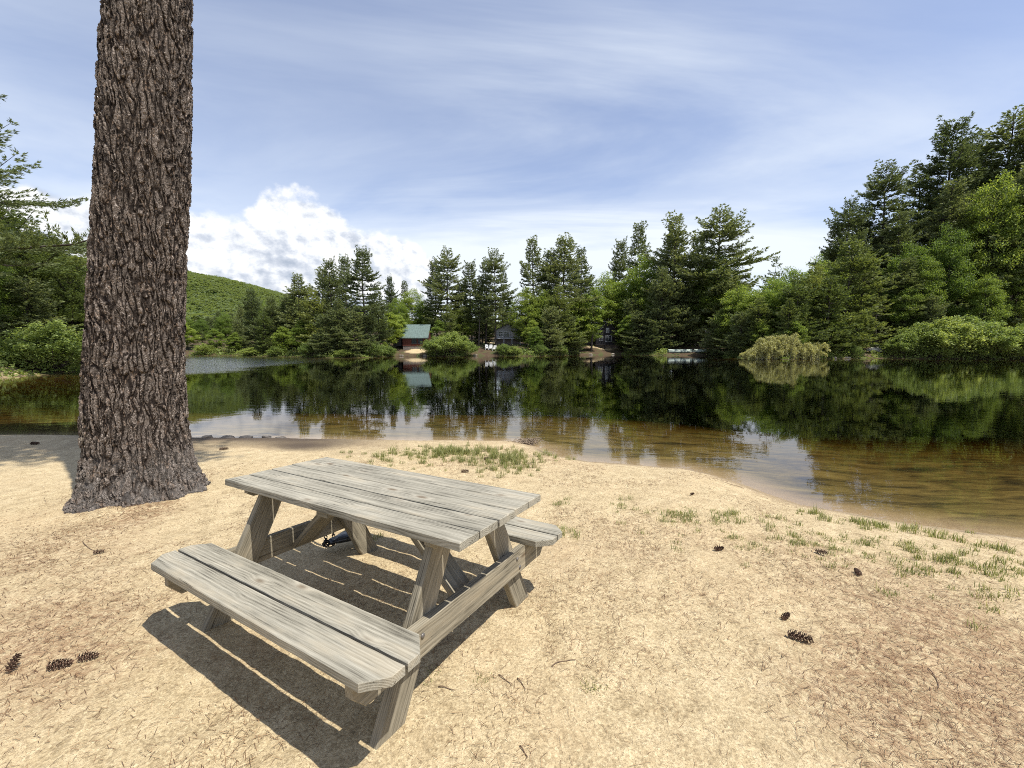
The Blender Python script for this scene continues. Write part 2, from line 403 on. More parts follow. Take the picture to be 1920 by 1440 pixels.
# lake bed: brown silt and sunken litter in patches
bed_n = t.noise(t.vmul(P, (0.5, 1.7, 1)), 1.9, 7, 0.74, 0.6)
bed = t.ramp(bed_n, [(0.34, (0.022, 0.017, 0.006)), (0.46, (0.10, 0.074, 0.022)), (0.58, (0.19, 0.142, 0.044)), (0.75, (0.27, 0.21, 0.078))])
sand_c = t.mix(t.sstep(A('shore'), 0.0, -0.9), sand_c, bed)
floor_n = t.noise(P, 0.8, 6, 0.7)
floor_c = t.ramp(floor_n, [(0.3, (0.035, 0.024, 0.014)), (0.5, (0.085, 0.055, 0.032)), (0.62, (0.055, 0.075, 0.022)), (0.8, (0.075, 0.10, 0.03))])
floor_c = t.mix(t.math('MULTIPLY', A('slope'), t.sstep(t.noise(P, 1.7, 5, 0.7), 0.35, 0.6)), floor_c, (0.27, 0.165, 0.11))
floor_c = t.mix(A('mount'), floor_c, (0.05, 0.085, 0.022))
colr = t.mix(A('sand'), floor_c, sand_c)
hgt = t.math('ADD', t.math('MULTIPLY', n_fine, 0.85), t.math('MULTIPLY', t.noise(P, 24, 5, 0.7), 1.1))
hgt = t.math('ADD', hgt, t.math('MULTIPLY', streak, 0.10))
hgt = t.math('ADD', hgt, t.math('MULTIPLY', gv[0], -0.35))
nb = t.bump(hgt, 0.75, 0.014)
pr = principled(t, colr, t.math('MULTIPLY_ADD', wet, -0.45, 0.95), nb, 0.25)
t.l.new(pr.outputs[0], t.out.inputs[0])
M_GROUND = m
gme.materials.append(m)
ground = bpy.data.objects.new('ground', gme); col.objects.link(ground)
tag(ground, 'pale sandy beach strewn with pine needles, running under the lake to wooded far shores', 'ground', kind='structure')

# ------------------------------------------------------------------ water: a closed body with clear tea-brown water
m, t = material('lake_water')
P = t.new('ShaderNodeNewGeometry').outputs['Position']
X_, Y_, Z_ = t.sep(P)
edge = t.math('ADD', t.math('MULTIPLY', Y_, 0.091), X_)
gn = t.math('MULTIPLY', t.math('SUBTRACT', t.noise(t.vmul(P, (0.06, 0.35, 1)), 1.0, 4, 0.6), 0.5), 9.0)
ruf = t.math('MULTIPLY', t.sstep(t.math('ADD', edge, gn), -15.5, -19.5), t.sstep(t.math('ADD', Y_, gn), 25.0, 30.0))
r1 = t.noise(t.vmul(P, (1.0, 2.6, 1)), 1.25, 3, 0.5, 0.4)
r2 = t.noise(t.vmul(P, (1.0, 2.2, 1)), 6.5, 3, 0.55, 0.3)
r3 = t.noise(t.vmul(P, (0.35, 1.2, 1)), 0.42, 3, 0.5)
patch = t.sstep(t.noise(P, 0.16, 3, 0.5), 0.40, 0.62, 0.35, 1.0)
hh = t.math('ADD', t.math('MULTIPLY', r1, 0.018), t.math('MULTIPLY', r2, 0.0028))
hh = t.math('ADD', t.math('MULTIPLY', t.math('MULTIPLY', hh, patch), 0.50), t.math('MULTIPLY', r3, 0.008))
hh = t.math('ADD', hh, t.math('MULTIPLY', ruf, t.math('MULTIPLY', t.noise(t.vmul(P, (1, 1.6, 1)), 3.0, 3, 0.55), 0.16)))
nb = t.bump(hh, 1.0, 0.30)
fr = t.new('ShaderNodeFresnel'); fr.inputs['IOR'].default_value = 1.333; t.put(fr.inputs['Normal'], nb)
gl = t.new('ShaderNodeBsdfGlossy'); t.put(gl.inputs['Roughness'], t.math('MULTIPLY_ADD', ruf, 0.10, 0.008)); t.put(gl.inputs['Normal'], nb)
gl.inputs['Color'].default_value = (0.96, 0.97, 1, 1)
tr = t.new('ShaderNodeBsdfTransparent')
fr2 = t.new('ShaderNodeFresnel'); fr2.inputs['IOR'].default_value = 1.333
ff = t.math('ADD', t.math('MULTIPLY', fr.outputs[0], t.math('SUBTRACT', 1.0, t.math('MULTIPLY', ruf, 0.8))), t.math('MULTIPLY', fr2.outputs[0], t.math('MULTIPLY', ruf, 0.8)))
mx = t.new('ShaderNodeMixShader'); t.put(mx.inputs[0], ff); t.l.new(tr.outputs[0], mx.inputs[1]); t.l.new(gl.outputs[0], mx.inputs[2])
t.l.new(mx.outputs[0], t.out.inputs[0])
va = t.new('ShaderNodeVolumeAbsorption'); va.inputs['Color'].default_value = (0.62, 0.53, 0.28, 1); va.inputs['Density'].default_value = 0.8
t.l.new(va.outputs[0], t.out.inputs['Volume'])
M_WATER = m
wb = MB(); box(wb, (0, 45, WZ - 3.5), (420, 240, 7.0))
water = wb.build('lake_water', m); tag(water, 'calm tea-brown lake mirroring the pines and clouds', 'lake', kind='structure')

# ------------------------------------------------------------------ weathered wood
def wood_mat(name, tint=(1, 1, 1), dark=0.0):
    m, t = material(name)
    g = t.new('ShaderNodeAttribute'); g.attribute_name = 'grain'; g = g.outputs['Vector']
    gx_, gy_, gz_ = t.sep(g)
    warp = t.noise(t.vmul(g, (1.6, 7, 7)), 1.0, 3, 0.5)
    kv = t.vmul(g, (3.4, 8.5, 0.02)); kd = t.voro(kv, 1.0, 'F1', rnd=0.9)
    knot = t.sstep(kd, 0.20, 0.05)
    swirl = t.sstep(kd, 0.42, 0.06)
    yy = t.math('ADD', gy_, t.math('MULTIPLY', t.math('SUBTRACT', warp, 0.5), 0.05))
    yy = t.math('ADD', yy, t.math('MULTIPLY', swirl, 0.022))
    rad = t.math('SQRT', t.math('ADD', t.math('POWER', yy, 2.0), t.math('POWER', t.math('ADD', gz_, 0.055), 2.0)))
    ring = t.math('SINE', t.math('MULTIPLY', rad, 700.0))
    ring = t.math('MULTIPLY_ADD', ring, 0.5, 0.5)
    fib = t.noise(t.vmul(g, (7, 330, 330)), 1.0, 4, 0.75, 0.2)
    fib2 = t.noise(t.vmul(g, (2.2, 95, 95)), 1.0, 5, 0.7, 0.25)
    blot = t.noise(t.vmul(g, (2.2, 9, 9)), 1.0, 4, 0.6)
    v = t.math('ADD', t.math('MULTIPLY', fib, 0.36), t.math('MULTIPLY', fib2, 0.34))
    v = t.math('ADD', v, t.math('MULTIPLY', ring, 0.085))
    v = t.math('ADD', v, t.math('MULTIPLY', t.math('SUBTRACT', blot, 0.5), 0.36))
    c = t.ramp(v, [(0.25, (0.09, 0.082, 0.068)), (0.35, (0.26, 0.242, 0.203)), (0.45, (0.37, 0.345, 0.295)), (0.60, (0.56, 0.53, 0.46))])
    board = t.noise(t.comb(0.0, 0.0, t.math('MULTIPLY', t.math('FLOOR', t.math('DIVIDE', gz_, 5.0)), 3.17)), 1.0, 0)
    c = t.mix(t.sstep(blot, 0.5, 0.72, 0, 0.4), c, (0.40, 0.33, 0.235))
    crack = t.math('MULTIPLY', t.sstep(fib2, 0.40, 0.30), t.sstep(t.noise(t.vmul(g, (3, 26, 26)), 1.0, 2), 0.50, 0.60))
    c = t.mix(t.math('MULTIPLY', crack, 0.85), c, (0.035, 0.028, 0.022))
    c = t.mix(t.math('MULTIPLY', knot, 0.7), c, (0.13, 0.085, 0.05))
    c = t.mix(t.math('MULTIPLY', t.math('SUBTRACT', swirl, knot), 0.35), c, (0.55, 0.50, 0.42))
    c = t.mix(1.0, c, tint, 'MULTIPLY')
    hgt = t.math('ADD', t.math('MULTIPLY', fib, 0.35), t.math('MULTIPLY', ring, 0.22))
    hgt = t.math('ADD', hgt, t.math('MULTIPLY', crack, -1.3)); hgt = t.math('ADD', hgt, t.math('MULTIPLY', fib2, 0.5))
    nb = t.bump(hgt, 0.8, 0.0028)
    pr = principled(t, c, 0.82, nb, 0.22)
    t.l.new(pr.outputs[0], t.out.inputs[0])
    return m
M_WOOD = wood_mat('weathered_pine', (0.86, 0.86, 0.805))
M_WOOD2 = wood_mat('weathered_framing', (0.74, 0.70, 0.60))
rngw = random.Random(4)
def board(mb, outline, z0, z1, frame=None, along_axis=0, seed=None):
    """Bevelled board: 2D outline (CCW, in u,v), from z0 to z1. frame maps local (a,b,c) to table space; grain runs along a."""
    seed = seed if seed is not None else rngw.random() * 50
    o = np.asarray(outline, float); n = len(o)
    # subdivide long edges a little so that the wear shows
    pts = []
    for i in range(n):
        a, b = o[i], o[(i + 1) % n]; k = max(1, int(np.linalg.norm(b - a) / 0.05))
        for s in range(k): pts.append(a + (b - a) * s / k)
    p = np.array(pts); n = len(p)
    # worn edges
    d = np.roll(p, -1, 0) - np.roll(p, 1, 0); nr = np.stack([d[:, 1], -d[:, 0]], 1); nr /= np.linalg.norm(nr, axis=1)[:, None]
    wob = 0.0012 * vnoise(p[:, 0] * 23 + seed, p[:, 1] * 23, seed, 7)
    p = p + nr * wob[:, None]
    bv = 0.0035 + 0.0015 * vnoise(p[:, 0] * 30 + seed, p[:, 1] * 30, seed, 8)
    inn = p - nr * bv[:, None]
    def ring_(q, z): return np.column_stack([q, np.broadcast_to(z, n)])
    zt = z1 + 0.0015 * vnoise(p[:, 0] * 6 + seed, p[:, 1] * 9, seed, 3)
    rings_ = [ring_(inn, z0), ring_(p, z0 + 0.003), ring_(p, zt - bv), ring_(inn, zt)]
    v = np.concatenate(rings_)
    q = []
    for r in range(3):
        for i in range(n): q.append((r * n + i, r * n + (i + 1) % n, (r + 1) * n + (i + 1) % n, (r + 1) * n + i))
    # caps: triangle fans around the centroid strip
    v = np.concatenate([v, [[inn[:, 0].mean(), inn[:, 1].mean(), z0]], [[inn[:, 0].mean(), inn[:, 1].mean(), z1]]])
    t = [(4 * n, (i + 1) % n, i) for i in range(n)] + [(4 * n + 1, 3 * n + i, 3 * n + (i + 1) % n) for i in range(n)]
    gr = v - np.array([0, o[:, 1].mean(), (z0 + z1) / 2])
    gr = gr.copy(); gr[:, 0] += seed * 3.1; gr[:, 1] += math.sin(seed * 7) * 0.05
    gr[:, 2] += 0.02 * math.cos(seed * 3)
    if frame is not None: v = np.array([tuple(frame @ Vector(a)) for a in v])
    mb.add(v, q, t, grain=gr)

table = empty('picnic_table'); table.matrix_world = Matrix.Translation((TX, TY, 0)) @ TM
tag(table, 'weathered grey wooden picnic table with two attached benches, standing on the sand', 'picnic table')
H, TH = 0.755, 0.038
Lt, Wt, Lb = 1.848, 0.714, 1.795
VI, VO, CHM = 0.488, 0.777, 0.076
HB = 0.4205
mb = MB()
GP = 0.0085; bw = (Wt - 4 * GP) / 5
for k in range(5):
    y0 = -Wt / 2 + k * (bw + GP); dl = rngw.uniform(-.004, .004)
    dzk = rngw.uniform(-0.0015, 0.0015)
    board(mb, [(-Lt / 2 + dl, y0), (Lt / 2 + dl, y0), (Lt / 2 + dl, y0 + bw), (-Lt / 2 + dl, y0 + bw)], H - TH + dzk, H + dzk)
mb.build('tabletop', M_WOOD, table)
bm_ = (VI + VO) / 2
for sgn in (-1, 1):
    mb = MB()
    g = 0.0065
    inner = [(-Lb / 2, VI + CHM), (-Lb / 2 + CHM, VI), (Lb / 2 - CHM, VI), (Lb / 2, VI + CHM), (Lb / 2, bm_ - g), (-Lb / 2, bm_ - g)]
    outer = [(-Lb / 2, bm_ + g), (Lb / 2, bm_ + g), (Lb / 2, VO - CHM), (Lb / 2 - CHM, VO), (-Lb / 2 + CHM, VO), (-Lb / 2, VO - CHM)]
    for ol in (inner, outer):
        if sgn < 0: ol = [(u, -v) for u, v in ol][::-1]
        board(mb, ol, HB - TH, HB)
    mb.build('bench_seat', M_WOOD, table)
BX = Lb / 2 - 0.148      # outer face of the crossbeams
ZB0, ZB1 = HB - TH - 0.142, HB - TH - 0.001
LEGT = 0.045
for su in (-1, 1):
    # crossbeam: long board on edge, noses cut on the slant
    fr = Matrix(((0, 0, su, su * (BX - 0.04)), (1, 0, 0, 0), (0, 1, 0, 0), (0, 0, 0, 1)))
    mb = MB(); e = VO - 0.03
    board(mb, [(-e + 0.06, ZB0), (e - 0.06, ZB0), (e, ZB0 + 0.065), (e, ZB1), (-e, ZB1), (-e, ZB0 + 0.065)], 0, 0.04, fr)
    mb.build('crossbeam', M_WOOD2, table)
    for sv in (-1, 1):
        mb = MB()
        a0, a1 = 0.609, 0.455    # foot outer / inner offsets
        sl = 0.504; zt = H - TH - 0.002; zb = -0.05
        ol = [(sv * (a0 - sl * zb), zb), (sv * (a1 - sl * zb), zb), (sv * (a1 - sl * zt), zt), (sv * (a0 - sl * zt), zt)]
        if sv > 0: ol = ol[::-1]
        # work in a frame where the grain runs down the leg
        cen = np.mean(ol, 0); ang = math.atan2(1.0, -sv * sl)
        Rm = Matrix.Rotation(ang, 2)
        loc2 = [tuple(Rm.transposed() @ Vector((a - cen[0], b - cen[1]))) for a, b in ol]
        ar = sum(loc2[i][0] * loc2[(i + 1) % 4][1] - loc2[(i + 1) % 4][0] * loc2[i][1] for i in range(4))
        if ar < 0: loc2 = loc2[::-1]
        c_, s_ = math.cos(ang), math.sin(ang)
        fr = Matrix(((0, 0, 1, su * (BX - 0.041) - (LEGT if su > 0 else 0)), (c_, -s_, 0, cen[0]), (s_, c_, 0, cen[1]), (0, 0, 0, 1)))
        board(mb, loc2, 0, LEGT, fr)
        mb.build('leg', M_WOOD2, table)
    # diagonal brace from the crossbeam up to the middle of the top
    p0 = Vector((su * (BX - 0.06), 0, ZB0 + 0.03)); p1 = Vector((su * 0.24, 0, H - TH - 0.03))
    d = (p1 - p0); L = d.length; d.normalize(); nrm = Vector((0, 1, 0)).cross(d)
    fr = Matrix(((d.x, 0, -nrm.x, p0.x), (0, 1, 0, 0), (d.z, 0, -nrm.z, p0.z), (0, 0, 0, 1)))
    mb = MB(); board(mb, [(0, -0.07), (L, -0.07), (L, 0.07), (0, 0.07)], -0.019, 0.019, fr); mb.build('brace', M_WOOD2, table)
    # cleat under the boards
    fr = Matrix(((0, 0, su, su * (BX - 0.04)), (1, 0, 0, 0), (0, 1, 0, 0), (0, 0, 0, 1)))
    mb = MB(); board(mb, [(-0.30, H - TH - 0.05), (0.30, H - TH - 0.05), (0.335, H - TH - 0.025), (0.335, H - TH - 0.002), (-0.335, H - TH - 0.002), (-0.335, H - TH - 0.025)], 0, 0.038, fr)
    mb.build('cleat', M_WOOD2, table)
mb = MB(); board(mb, [(-0.045, -0.33), (0.045, -0.33), (0.045, 0.33), (-0.045, 0.33)], H - TH - 0.040, H - TH - 0.002); mb.build('cleat', M_WOOD2, table)
m, t = material('dull_galvanised_bolts'); t.l.new(principled(t, (0.18, 0.17, 0.16), 0.55, Metallic=0.7).outputs[0], t.out.inputs[0]); M_BOLT = m
def bolt(p, ax, r=0.011):
    mb = MB(); a = Vector(ax).normalized(); p = Vector(p)
    tube(mb, [tuple(p - a * 0.002), tuple(p + a * 0.004), tuple(p + a * 0.0065)], [r, r, r * 0.55], 12)
    mb.build('bolt', M_BOLT, table, True)
for su in (-1, 1):
    for sv in (-1, 1):
        bolt((su * BX, sv * 0.395, 0.335), (su, 0, 0)); bolt((su * BX, sv * 0.425, 0.275), (su, 0, 0))

# ------------------------------------------------------------------ chain and the black weight under the table
TW = table.matrix_world.copy()
def tw(u, v, z): return TW @ Vector((u, v, z))
m, t = material('dark_iron'); t.l.new(principled(t, (0.035, 0.03, 0.028), 0.38, Metallic=0.8).outputs[0], t.out.inputs[0]); M_IRON = m
m, t = material('glossy_black_plastic')
P = t.new('ShaderNodeTexCoord').outputs['Object']
t.l.new(principled(t, (0.016, 0.019, 0.024), 0.22, t.bump(t.noise(P, 14, 4, 0.6), 0.6, 0.02), 0.6).outputs[0], t.out.inputs[0]); M_BLACK = m
def link(mb, c, d, up, L=0.034, Wd=0.020, r=0.0042):
    c = Vector(c); d = Vector(d).normalized(); s = Vector(up).cross(d).normalized()
    pts = []
    for k in range(17):
        a = k / 16 * 2 * math.pi; pts.append(tuple(c + d * (math.cos(a) * L / 2) + s * (math.sin(a) * Wd / 2)))
    tube(mb, pts, r, 6, False)
chx = at(618, 975, 0.45)
w0 = Vector(at(617, 1022, 0.02)); w1 = Vector(at(676, 1004, 0.02))
chain = empty('chain', tuple(w0)); 
tag(chain, 'rusty dark chain hanging under the picnic table to the black weight', 'chain')
inv = chain.matrix_world.inverted()
topc = TW @ Vector(((TW.inverted() @ w0).x, (TW.inverted() @ w0).y, H - TH - 0.005))
n_l = 24; mb = MB()
for strand in (-1, 1):
    for k in range(n_l):
        f = k / (n_l - 1); z = topc.z * (1 - f) + (w0.z + 0.03) * f
        p = Vector((topc.x + strand * (0.010 + 0.025 * f * (1 - 0.3 * f)), topc.y + strand * 0.008, z))
        link(mb, p - Vector(w0), (0.05 * strand, 0, 1), (1, 0, 0) if k % 2 else (0, 1, 0))
for k in range(14):
    a = k / 14 * 4 * math.pi; r = 0.035 + 0.008 * math.sin(k * 2.3)
    link(mb, (math.cos(a) * r, math.sin(a) * r, 0.008 + 0.012 * (k / 14)), (-math.sin(a), math.cos(a), 0.25 * math.sin(k)), (0, 0, 1) if k % 2 else (math.cos(a), math.sin(a), 0.3))
mb.build('chain_links', M_IRON, chain, True)
weight = empty('ground_anchor', tuple(w0)); tag(weight, 'glossy black tapered weight chained down on the sand under the picnic table', 'weight')
mb = MB(); d = Vector((w1.x - w0.x, w1.y - w0.y, 0)); L = d.length; d.normalize(); s = Vector((-d.y, d.x, 0))
for_rings = []
prof = [(0, .022, .022), (.04, .034, .026), (.12, .042, .030), (.28, .055, .036), (.5, .078, .042), (.75, .10, .045), (.92, .10, .040), (1.0, .07, .020)]
vs = []
for f, wd, ht in prof:
    for k in range(14):
        a = k / 14 * 2 * math.pi
        p = d * (f * L) + s * (math.cos(a) * wd) + Vector((0, 0, 0.012 + ht * 0.45 + math.sin(a) * ht * (1 + 0.25 * math.sin(f * 9 + math.cos(a) * 3)) * 0.75))
        vs.append(tuple(p))
n = len(prof); q = [(i * 14 + j, i * 14 + (j + 1) % 14, (i + 1) * 14 + (j + 1) % 14, (i + 1) * 14 + j) for i in range(n - 1) for j in range(14)]
c0, c1 = np.mean(vs[:14], 0), np.mean(vs[-14:], 0); vs += [tuple(c0), tuple(c1)]
mb.add(vs, [x[::-1] for x in q], [(14 * n, j, (j + 1) % 14) for j in range(14)] + [(14 * n + 1, 14 * (n - 1) + (j + 1) % 14, 14 * (n - 1) + j) for j in range(14)])
mb.build('weight_body', M_BLACK, weight, True)
mb = MB(); link(mb, (-0.012, 0, 0.032), tuple(-d + Vector((0, 0, .3))), (0, 0, 1), 0.05, 0.034, 0.006); mb.build('shackle', M_IRON, weight, True)

# ------------------------------------------------------------------ the big pine trunk
def bark_mat():
    m, t = material('furrowed_pine_bark')
    P = t.new('ShaderNodeTexCoord').outputs['Object']
    wn = t.new('ShaderNodeTexNoise'); t.put(wn.inputs['Vector'], t.vmul(P, (1, 1, 0.5))); wn.inputs['Scale'].default_value = 6; wn.inputs['Detail'].default_value = 4
    ad = t.new('ShaderNodeVectorMath', operation='MULTIPLY_ADD'); t.put(ad.inputs[0], wn.outputs['Color']); ad.inputs[1].default_value = (0.15, 0.15, 0.30); t.put(ad.inputs[2], P)
    v = ad.outputs[0]
    e1 = t.voro(t.vmul(v, (1, 1, 0.13)), 22, 'DISTANCE_TO_EDGE')
    e2 = t.voro(t.vmul(v, (1, 1, 0.45)), 52, 'DISTANCE_TO_EDGE')
    c1 = t.voro(t.vmul(v, (1, 1, 0.45)), 52, 'F1', 'Color')
    plate = t.sstep(e1, 0.0, 0.26); plate2 = t.sstep(e2, 0.0, 0.26)
    rough = t.noise(P, 42, 6, 0.72); rough2 = t.noise(t.vmul(P, (1, 1, 0.35)), 90, 4, 0.7)
    hgt = t.math('ADD', t.math('MULTIPLY', plate, 0.52), t.math('MULTIPLY', t.math('MULTIPLY', plate2, plate), 0.26))
    hgt = t.math('ADD', hgt, t.math('MULTIPLY', rough, 0.55)); hgt = t.math('ADD', hgt, t.math('MULTIPLY', rough2, 0.12))
    mass = t.math('ADD', t.math('MULTIPLY', hgt, 0.75), t.math('MULTIPLY', rough2, 0.35))
    c = t.ramp(mass, [(0.34, (0.008, 0.005, 0.004)), (0.52, (0.031, 0.023, 0.018)), (0.68, (0.076, 0.060, 0.048)), (0.88, (0.175, 0.145, 0.122))])
    cell = t.sep(c1)[0]
    c = t.mix(t.math('MULTIPLY', t.sstep(cell, 0.55, 0.95), t.math('MULTIPLY', t.sstep(plate2, 0.4, 1.0), 0.50)), c, (0.30, 0.215, 0.155))
    zz = t.sep(P)[2]
    spk = t.math('MULTIPLY', t.sstep(t.noise(t.vmul(P, (1, 1, 0.6)), 60, 3, 0.65), 0.575, 0.66), t.sstep(plate, 0.3, 0.9))
    c = t.mix(t.math('MULTIPLY', spk, 0.85), c, (0.42, 0.36, 0.31))
    lich = t.math('MULTIPLY', t.sstep(t.noise(P, 3.0, 5, 0.7), 0.48, 0.62), t.sstep(rough, 0.45, 0.7))
    side = t.sstep(t.sep(P)[0], -0.05, -0.35)
    c = t.mix(t.math('MULTIPLY', t.math('MULTIPLY', lich, side), 0.75), c, (0.14, 0.145, 0.065))
    base = t.math('MULTIPLY', t.sstep(zz, 0.7, 0.05), t.sstep(t.noise(P, 9, 4, 0.6), 0.35, 0.6))
    c = t.mix(t.math('MULTIPLY', base, 0.5), c, (0.20, 0.185, 0.17))
    pr = principled(t, c, 0.9, t.bump(t.math('ADD', rough, rough2), 0.5, 0.006), 0.2)
    t.l.new(pr.outputs[0], t.out.inputs[0])
    dp = t.new('ShaderNodeDisplacement'); t.put(dp.inputs['Height'], hgt); dp.inputs['Midlevel'].default_value = 0.75; dp.inputs['Scale'].default_value = 0.040
    t.l.new(dp.outputs[0], t.out.inputs['Displacement'])
    m.displacement_method = 'BOTH'
    return m
M_BARK = bark_mat()
TRX, TRY = -4.13, 4.58
zk = np.array([-0.25, 0.0, 0.15, 0.72, 1.28, 2.5, 3.5, 5.0, 9.0, 16.0, 24.0])
xk = np.array([-4.13, -4.13, -4.13, -4.13, -4.10, -3.955, -3.83, -3.66, -3.30, -2.9, -2.6]) - 0.02
rk = np.array([0.450, 0.442, 0.436, 0.428, 0.414, 0.388, 0.371, 0.352, 0.29, 0.19, 0.04])
tree = empty('large_pine_trunk', (TRX, TRY, 0)); tree.name = 'large_pine_tree'
tag(tree, 'huge near pine with furrowed grey-brown bark, rising from the sand beside the picnic table', 'tree')
zs = np.concatenate([np.arange(-0.2, 0.6, 0.008), np.arange(0.6, 5.6, 0.0085), np.arange(5.6, 23.5, 0.12)])
# only the part in view needs the fine grid, the shaft above is coarser
nth = 380
th = np.arange(nth) / nth * 2 * np.pi
ZZ, TT = np.meshgrid(zs, th, indexing='ij')
r0 = np.interp(ZZ, zk, rk)
def lobe(t0, wdt, amt): 
    dd = np.angle(np.exp(1j * (TT - t0))); return amt * np.exp(-(dd / wdt) ** 2)
fl_ = lobe(math.atan2(-0.50, -0.10), 0.50, 0.20) + lobe(math.atan2(0.08, 0.5), 0.55, 0.17) + lobe(math.atan2(-0.5, 0.42), 0.32, 0.07) + lobe(math.atan2(0.2, -0.5), 0.5, 0.14) + lobe(1.6, 0.6, 0.18)
r0 = r0 + (fl_ * 0.62 + 0.035) * np.exp(-np.maximum(ZZ + 0.06, 0) / 0.17) + 0.03 * np.exp(-np.maximum(ZZ, 0) / 0.6)
r0 = r0 + 0.020 * fbm(np.cos(TT) * 2.2, np.sin(TT) * 2.2, ZZ * 0.6, 3, 3) + 0.03 * np.exp(-np.maximum(ZZ, 0) / 0.35) * np.sin(TT * 9 + 2 * np.sin(TT * 2))
cx = np.interp(ZZ, zk, xk) - TRX
V = np.stack([cx + r0 * np.cos(TT), r0 * np.sin(TT), ZZ], -1).reshape(-1, 3)
i = np.arange(len(zs) - 1)[:, None] * nth; j = np.arange(nth)[None]; j2 = (j + 1) % nth
mb = MB().add(V, np.stack([i + j, i + j2, i + nth + j2, i + nth + j], -1).reshape(-1, 4))
mb.build('trunk', M_BARK, tree, True)

# ------------------------------------------------------------------ foliage
def leaf_mat(name, c0, c1, c2, transl=0.35, island=0.5):
    m, t = material(name)
    g = t.new('ShaderNodeNewGeometry'); oi = t.new('ShaderNodeObjectInfo')
    P = g.outputs['Position']
    n1 = t.noise(P, 0.45, 4, 0.6)
    f = t.math('ADD', t.math('MULTIPLY', g.outputs['Random Per Island'], island), t.math('MULTIPLY', n1, 1 - island))
    c = t.ramp(f, [(0.15, c0), (0.5, c1), (0.85, c2)])
    hs = t.new('ShaderNodeHueSaturation'); t.put(hs.inputs['Color'], c)
    t.put(hs.inputs['Value'], t.lin(oi.outputs['Random'], 0, 1, 0.72, 1.25))
    t.put(hs.inputs['Hue'], t.lin(oi.outputs['Random'], 0, 1, 0.515, 0.485))
    pr = principled(t, hs.outputs[0], 0.55, None, 0.25)
    tl = t.new('ShaderNodeBsdfTranslucent'); t.put(tl.inputs[0], t.mix(1.0, hs.outputs[0], (1.5, 1.45, 0.8), 'MULTIPLY'))
    mx = t.new('ShaderNodeMixShader'); mx.inputs[0].default_value = transl
    t.l.new(pr.outputs[0], mx.inputs[1]); t.l.new(tl.outputs[0], mx.inputs[2]); t.l.new(mx.outputs[0], t.out.inputs[0])
    return m
M_PINE = leaf_mat('pine_needles', (0.072, 0.094, 0.040), (0.150, 0.185, 0.076), (0.265, 0.300, 0.140), 0.32)
M_PINE2 = leaf_mat('yellow_green_pine_needles', (0.085, 0.110, 0.032), (0.160, 0.200, 0.058), (0.26, 0.30, 0.10), 0.32)
M_LEAF = leaf_mat('broad_leaves', (0.085, 0.130, 0.028), (0.175, 0.245, 0.050), (0.31, 0.375, 0.095), 0.48)
M_SHRUB = leaf_mat('shrub_leaves', (0.11, 0.155, 0.04), (0.20, 0.265, 0.075), (0.33, 0.39, 0.14), 0.45)
M_TAN = leaf_mat('withered_leaves', (0.34, 0.30, 0.12), (0.52, 0.49, 0.22), (0.72, 0.68, 0.36), 0.4)
m, t = material('dark_tree_bark'); P = t.new('ShaderNodeTexCoord').outputs['Object']
t.l.new(principled(t, t.ramp(t.noise(t.vmul(P, (1, 1, 0.2)), 9, 4, 0.7), [(0.35, (0.035, 0.028, 0.022)), (0.7, (0.12, 0.10, 0.085))]), 0.9, t.bump(t.noise(t.vmul(P, (1, 1, 0.2)), 14, 4, 0.7), 0.8, 0.05)).outputs[0], t.out.inputs[0]); M_TBARK = m
m, t = material('pale_grey_bark'); P = t.new('ShaderNodeTexCoord').outputs['Object']
t.l.new(principled(t, t.ramp(t.noise(P, 3, 4, 0.7), [(0.35, (0.12, 0.10, 0.08)), (0.7, (0.30, 0.27, 0.23))]), 0.9).outputs[0], t.out.inputs[0]); M_GBARK = m

def blades(P, D, n, ln, wd, rng, spread=0.9):
    """n narrow triangles per point, fanned about direction D."""
    N = len(P); P = np.repeat(P, n, 0); D = np.repeat(D, n, 0)
    D = D + rng.normal(0, spread * 0.5, D.shape); D /= np.linalg.norm(D, axis=1)[:, None]
    l = ln * rng.uniform(0.7, 1.25, (N * n, 1)); ww = wd * rng.uniform(0.7, 1.3, (N * n, 1))
    sx = np.cross(D, rng.normal(0, 1, D.shape)); sx /= np.linalg.norm(sx, axis=1)[:, None] + 1e-9
    P = P + rng.normal(0, ln * 0.10, P.shape)
    tip = P + D * l; mid = P + D * l * 0.45
    v = np.stack([P, mid + sx * ww / 2, tip, mid - sx * ww / 2], 1).reshape(-1, 3)
    return v, np.arange(len(v)).reshape(-1, 4)
def leaves(P, size, rng, up=0.6):
    N = len(P); nrm = rng.normal(0, 1, (N, 3)); nrm[:, 2] = np.abs(nrm[:, 2]) + up; nrm /= np.linalg.norm(nrm, axis=1)[:, None]
    a = np.cross(nrm, rng.normal(0, 1, (N, 3))); a /= np.linalg.norm(a, axis=1)[:, None] + 1e-9; b = np.cross(nrm, a)
    s = size * rng.uniform(0.6, 1.4, (N, 1))
    v = np.stack([P - a * s * .5, P + b * s * .32, P + a * s * .5, P - b * s * .32], 1).reshape(-1, 3)
    return v, np.arange(len(v)).reshape(-1, 4)

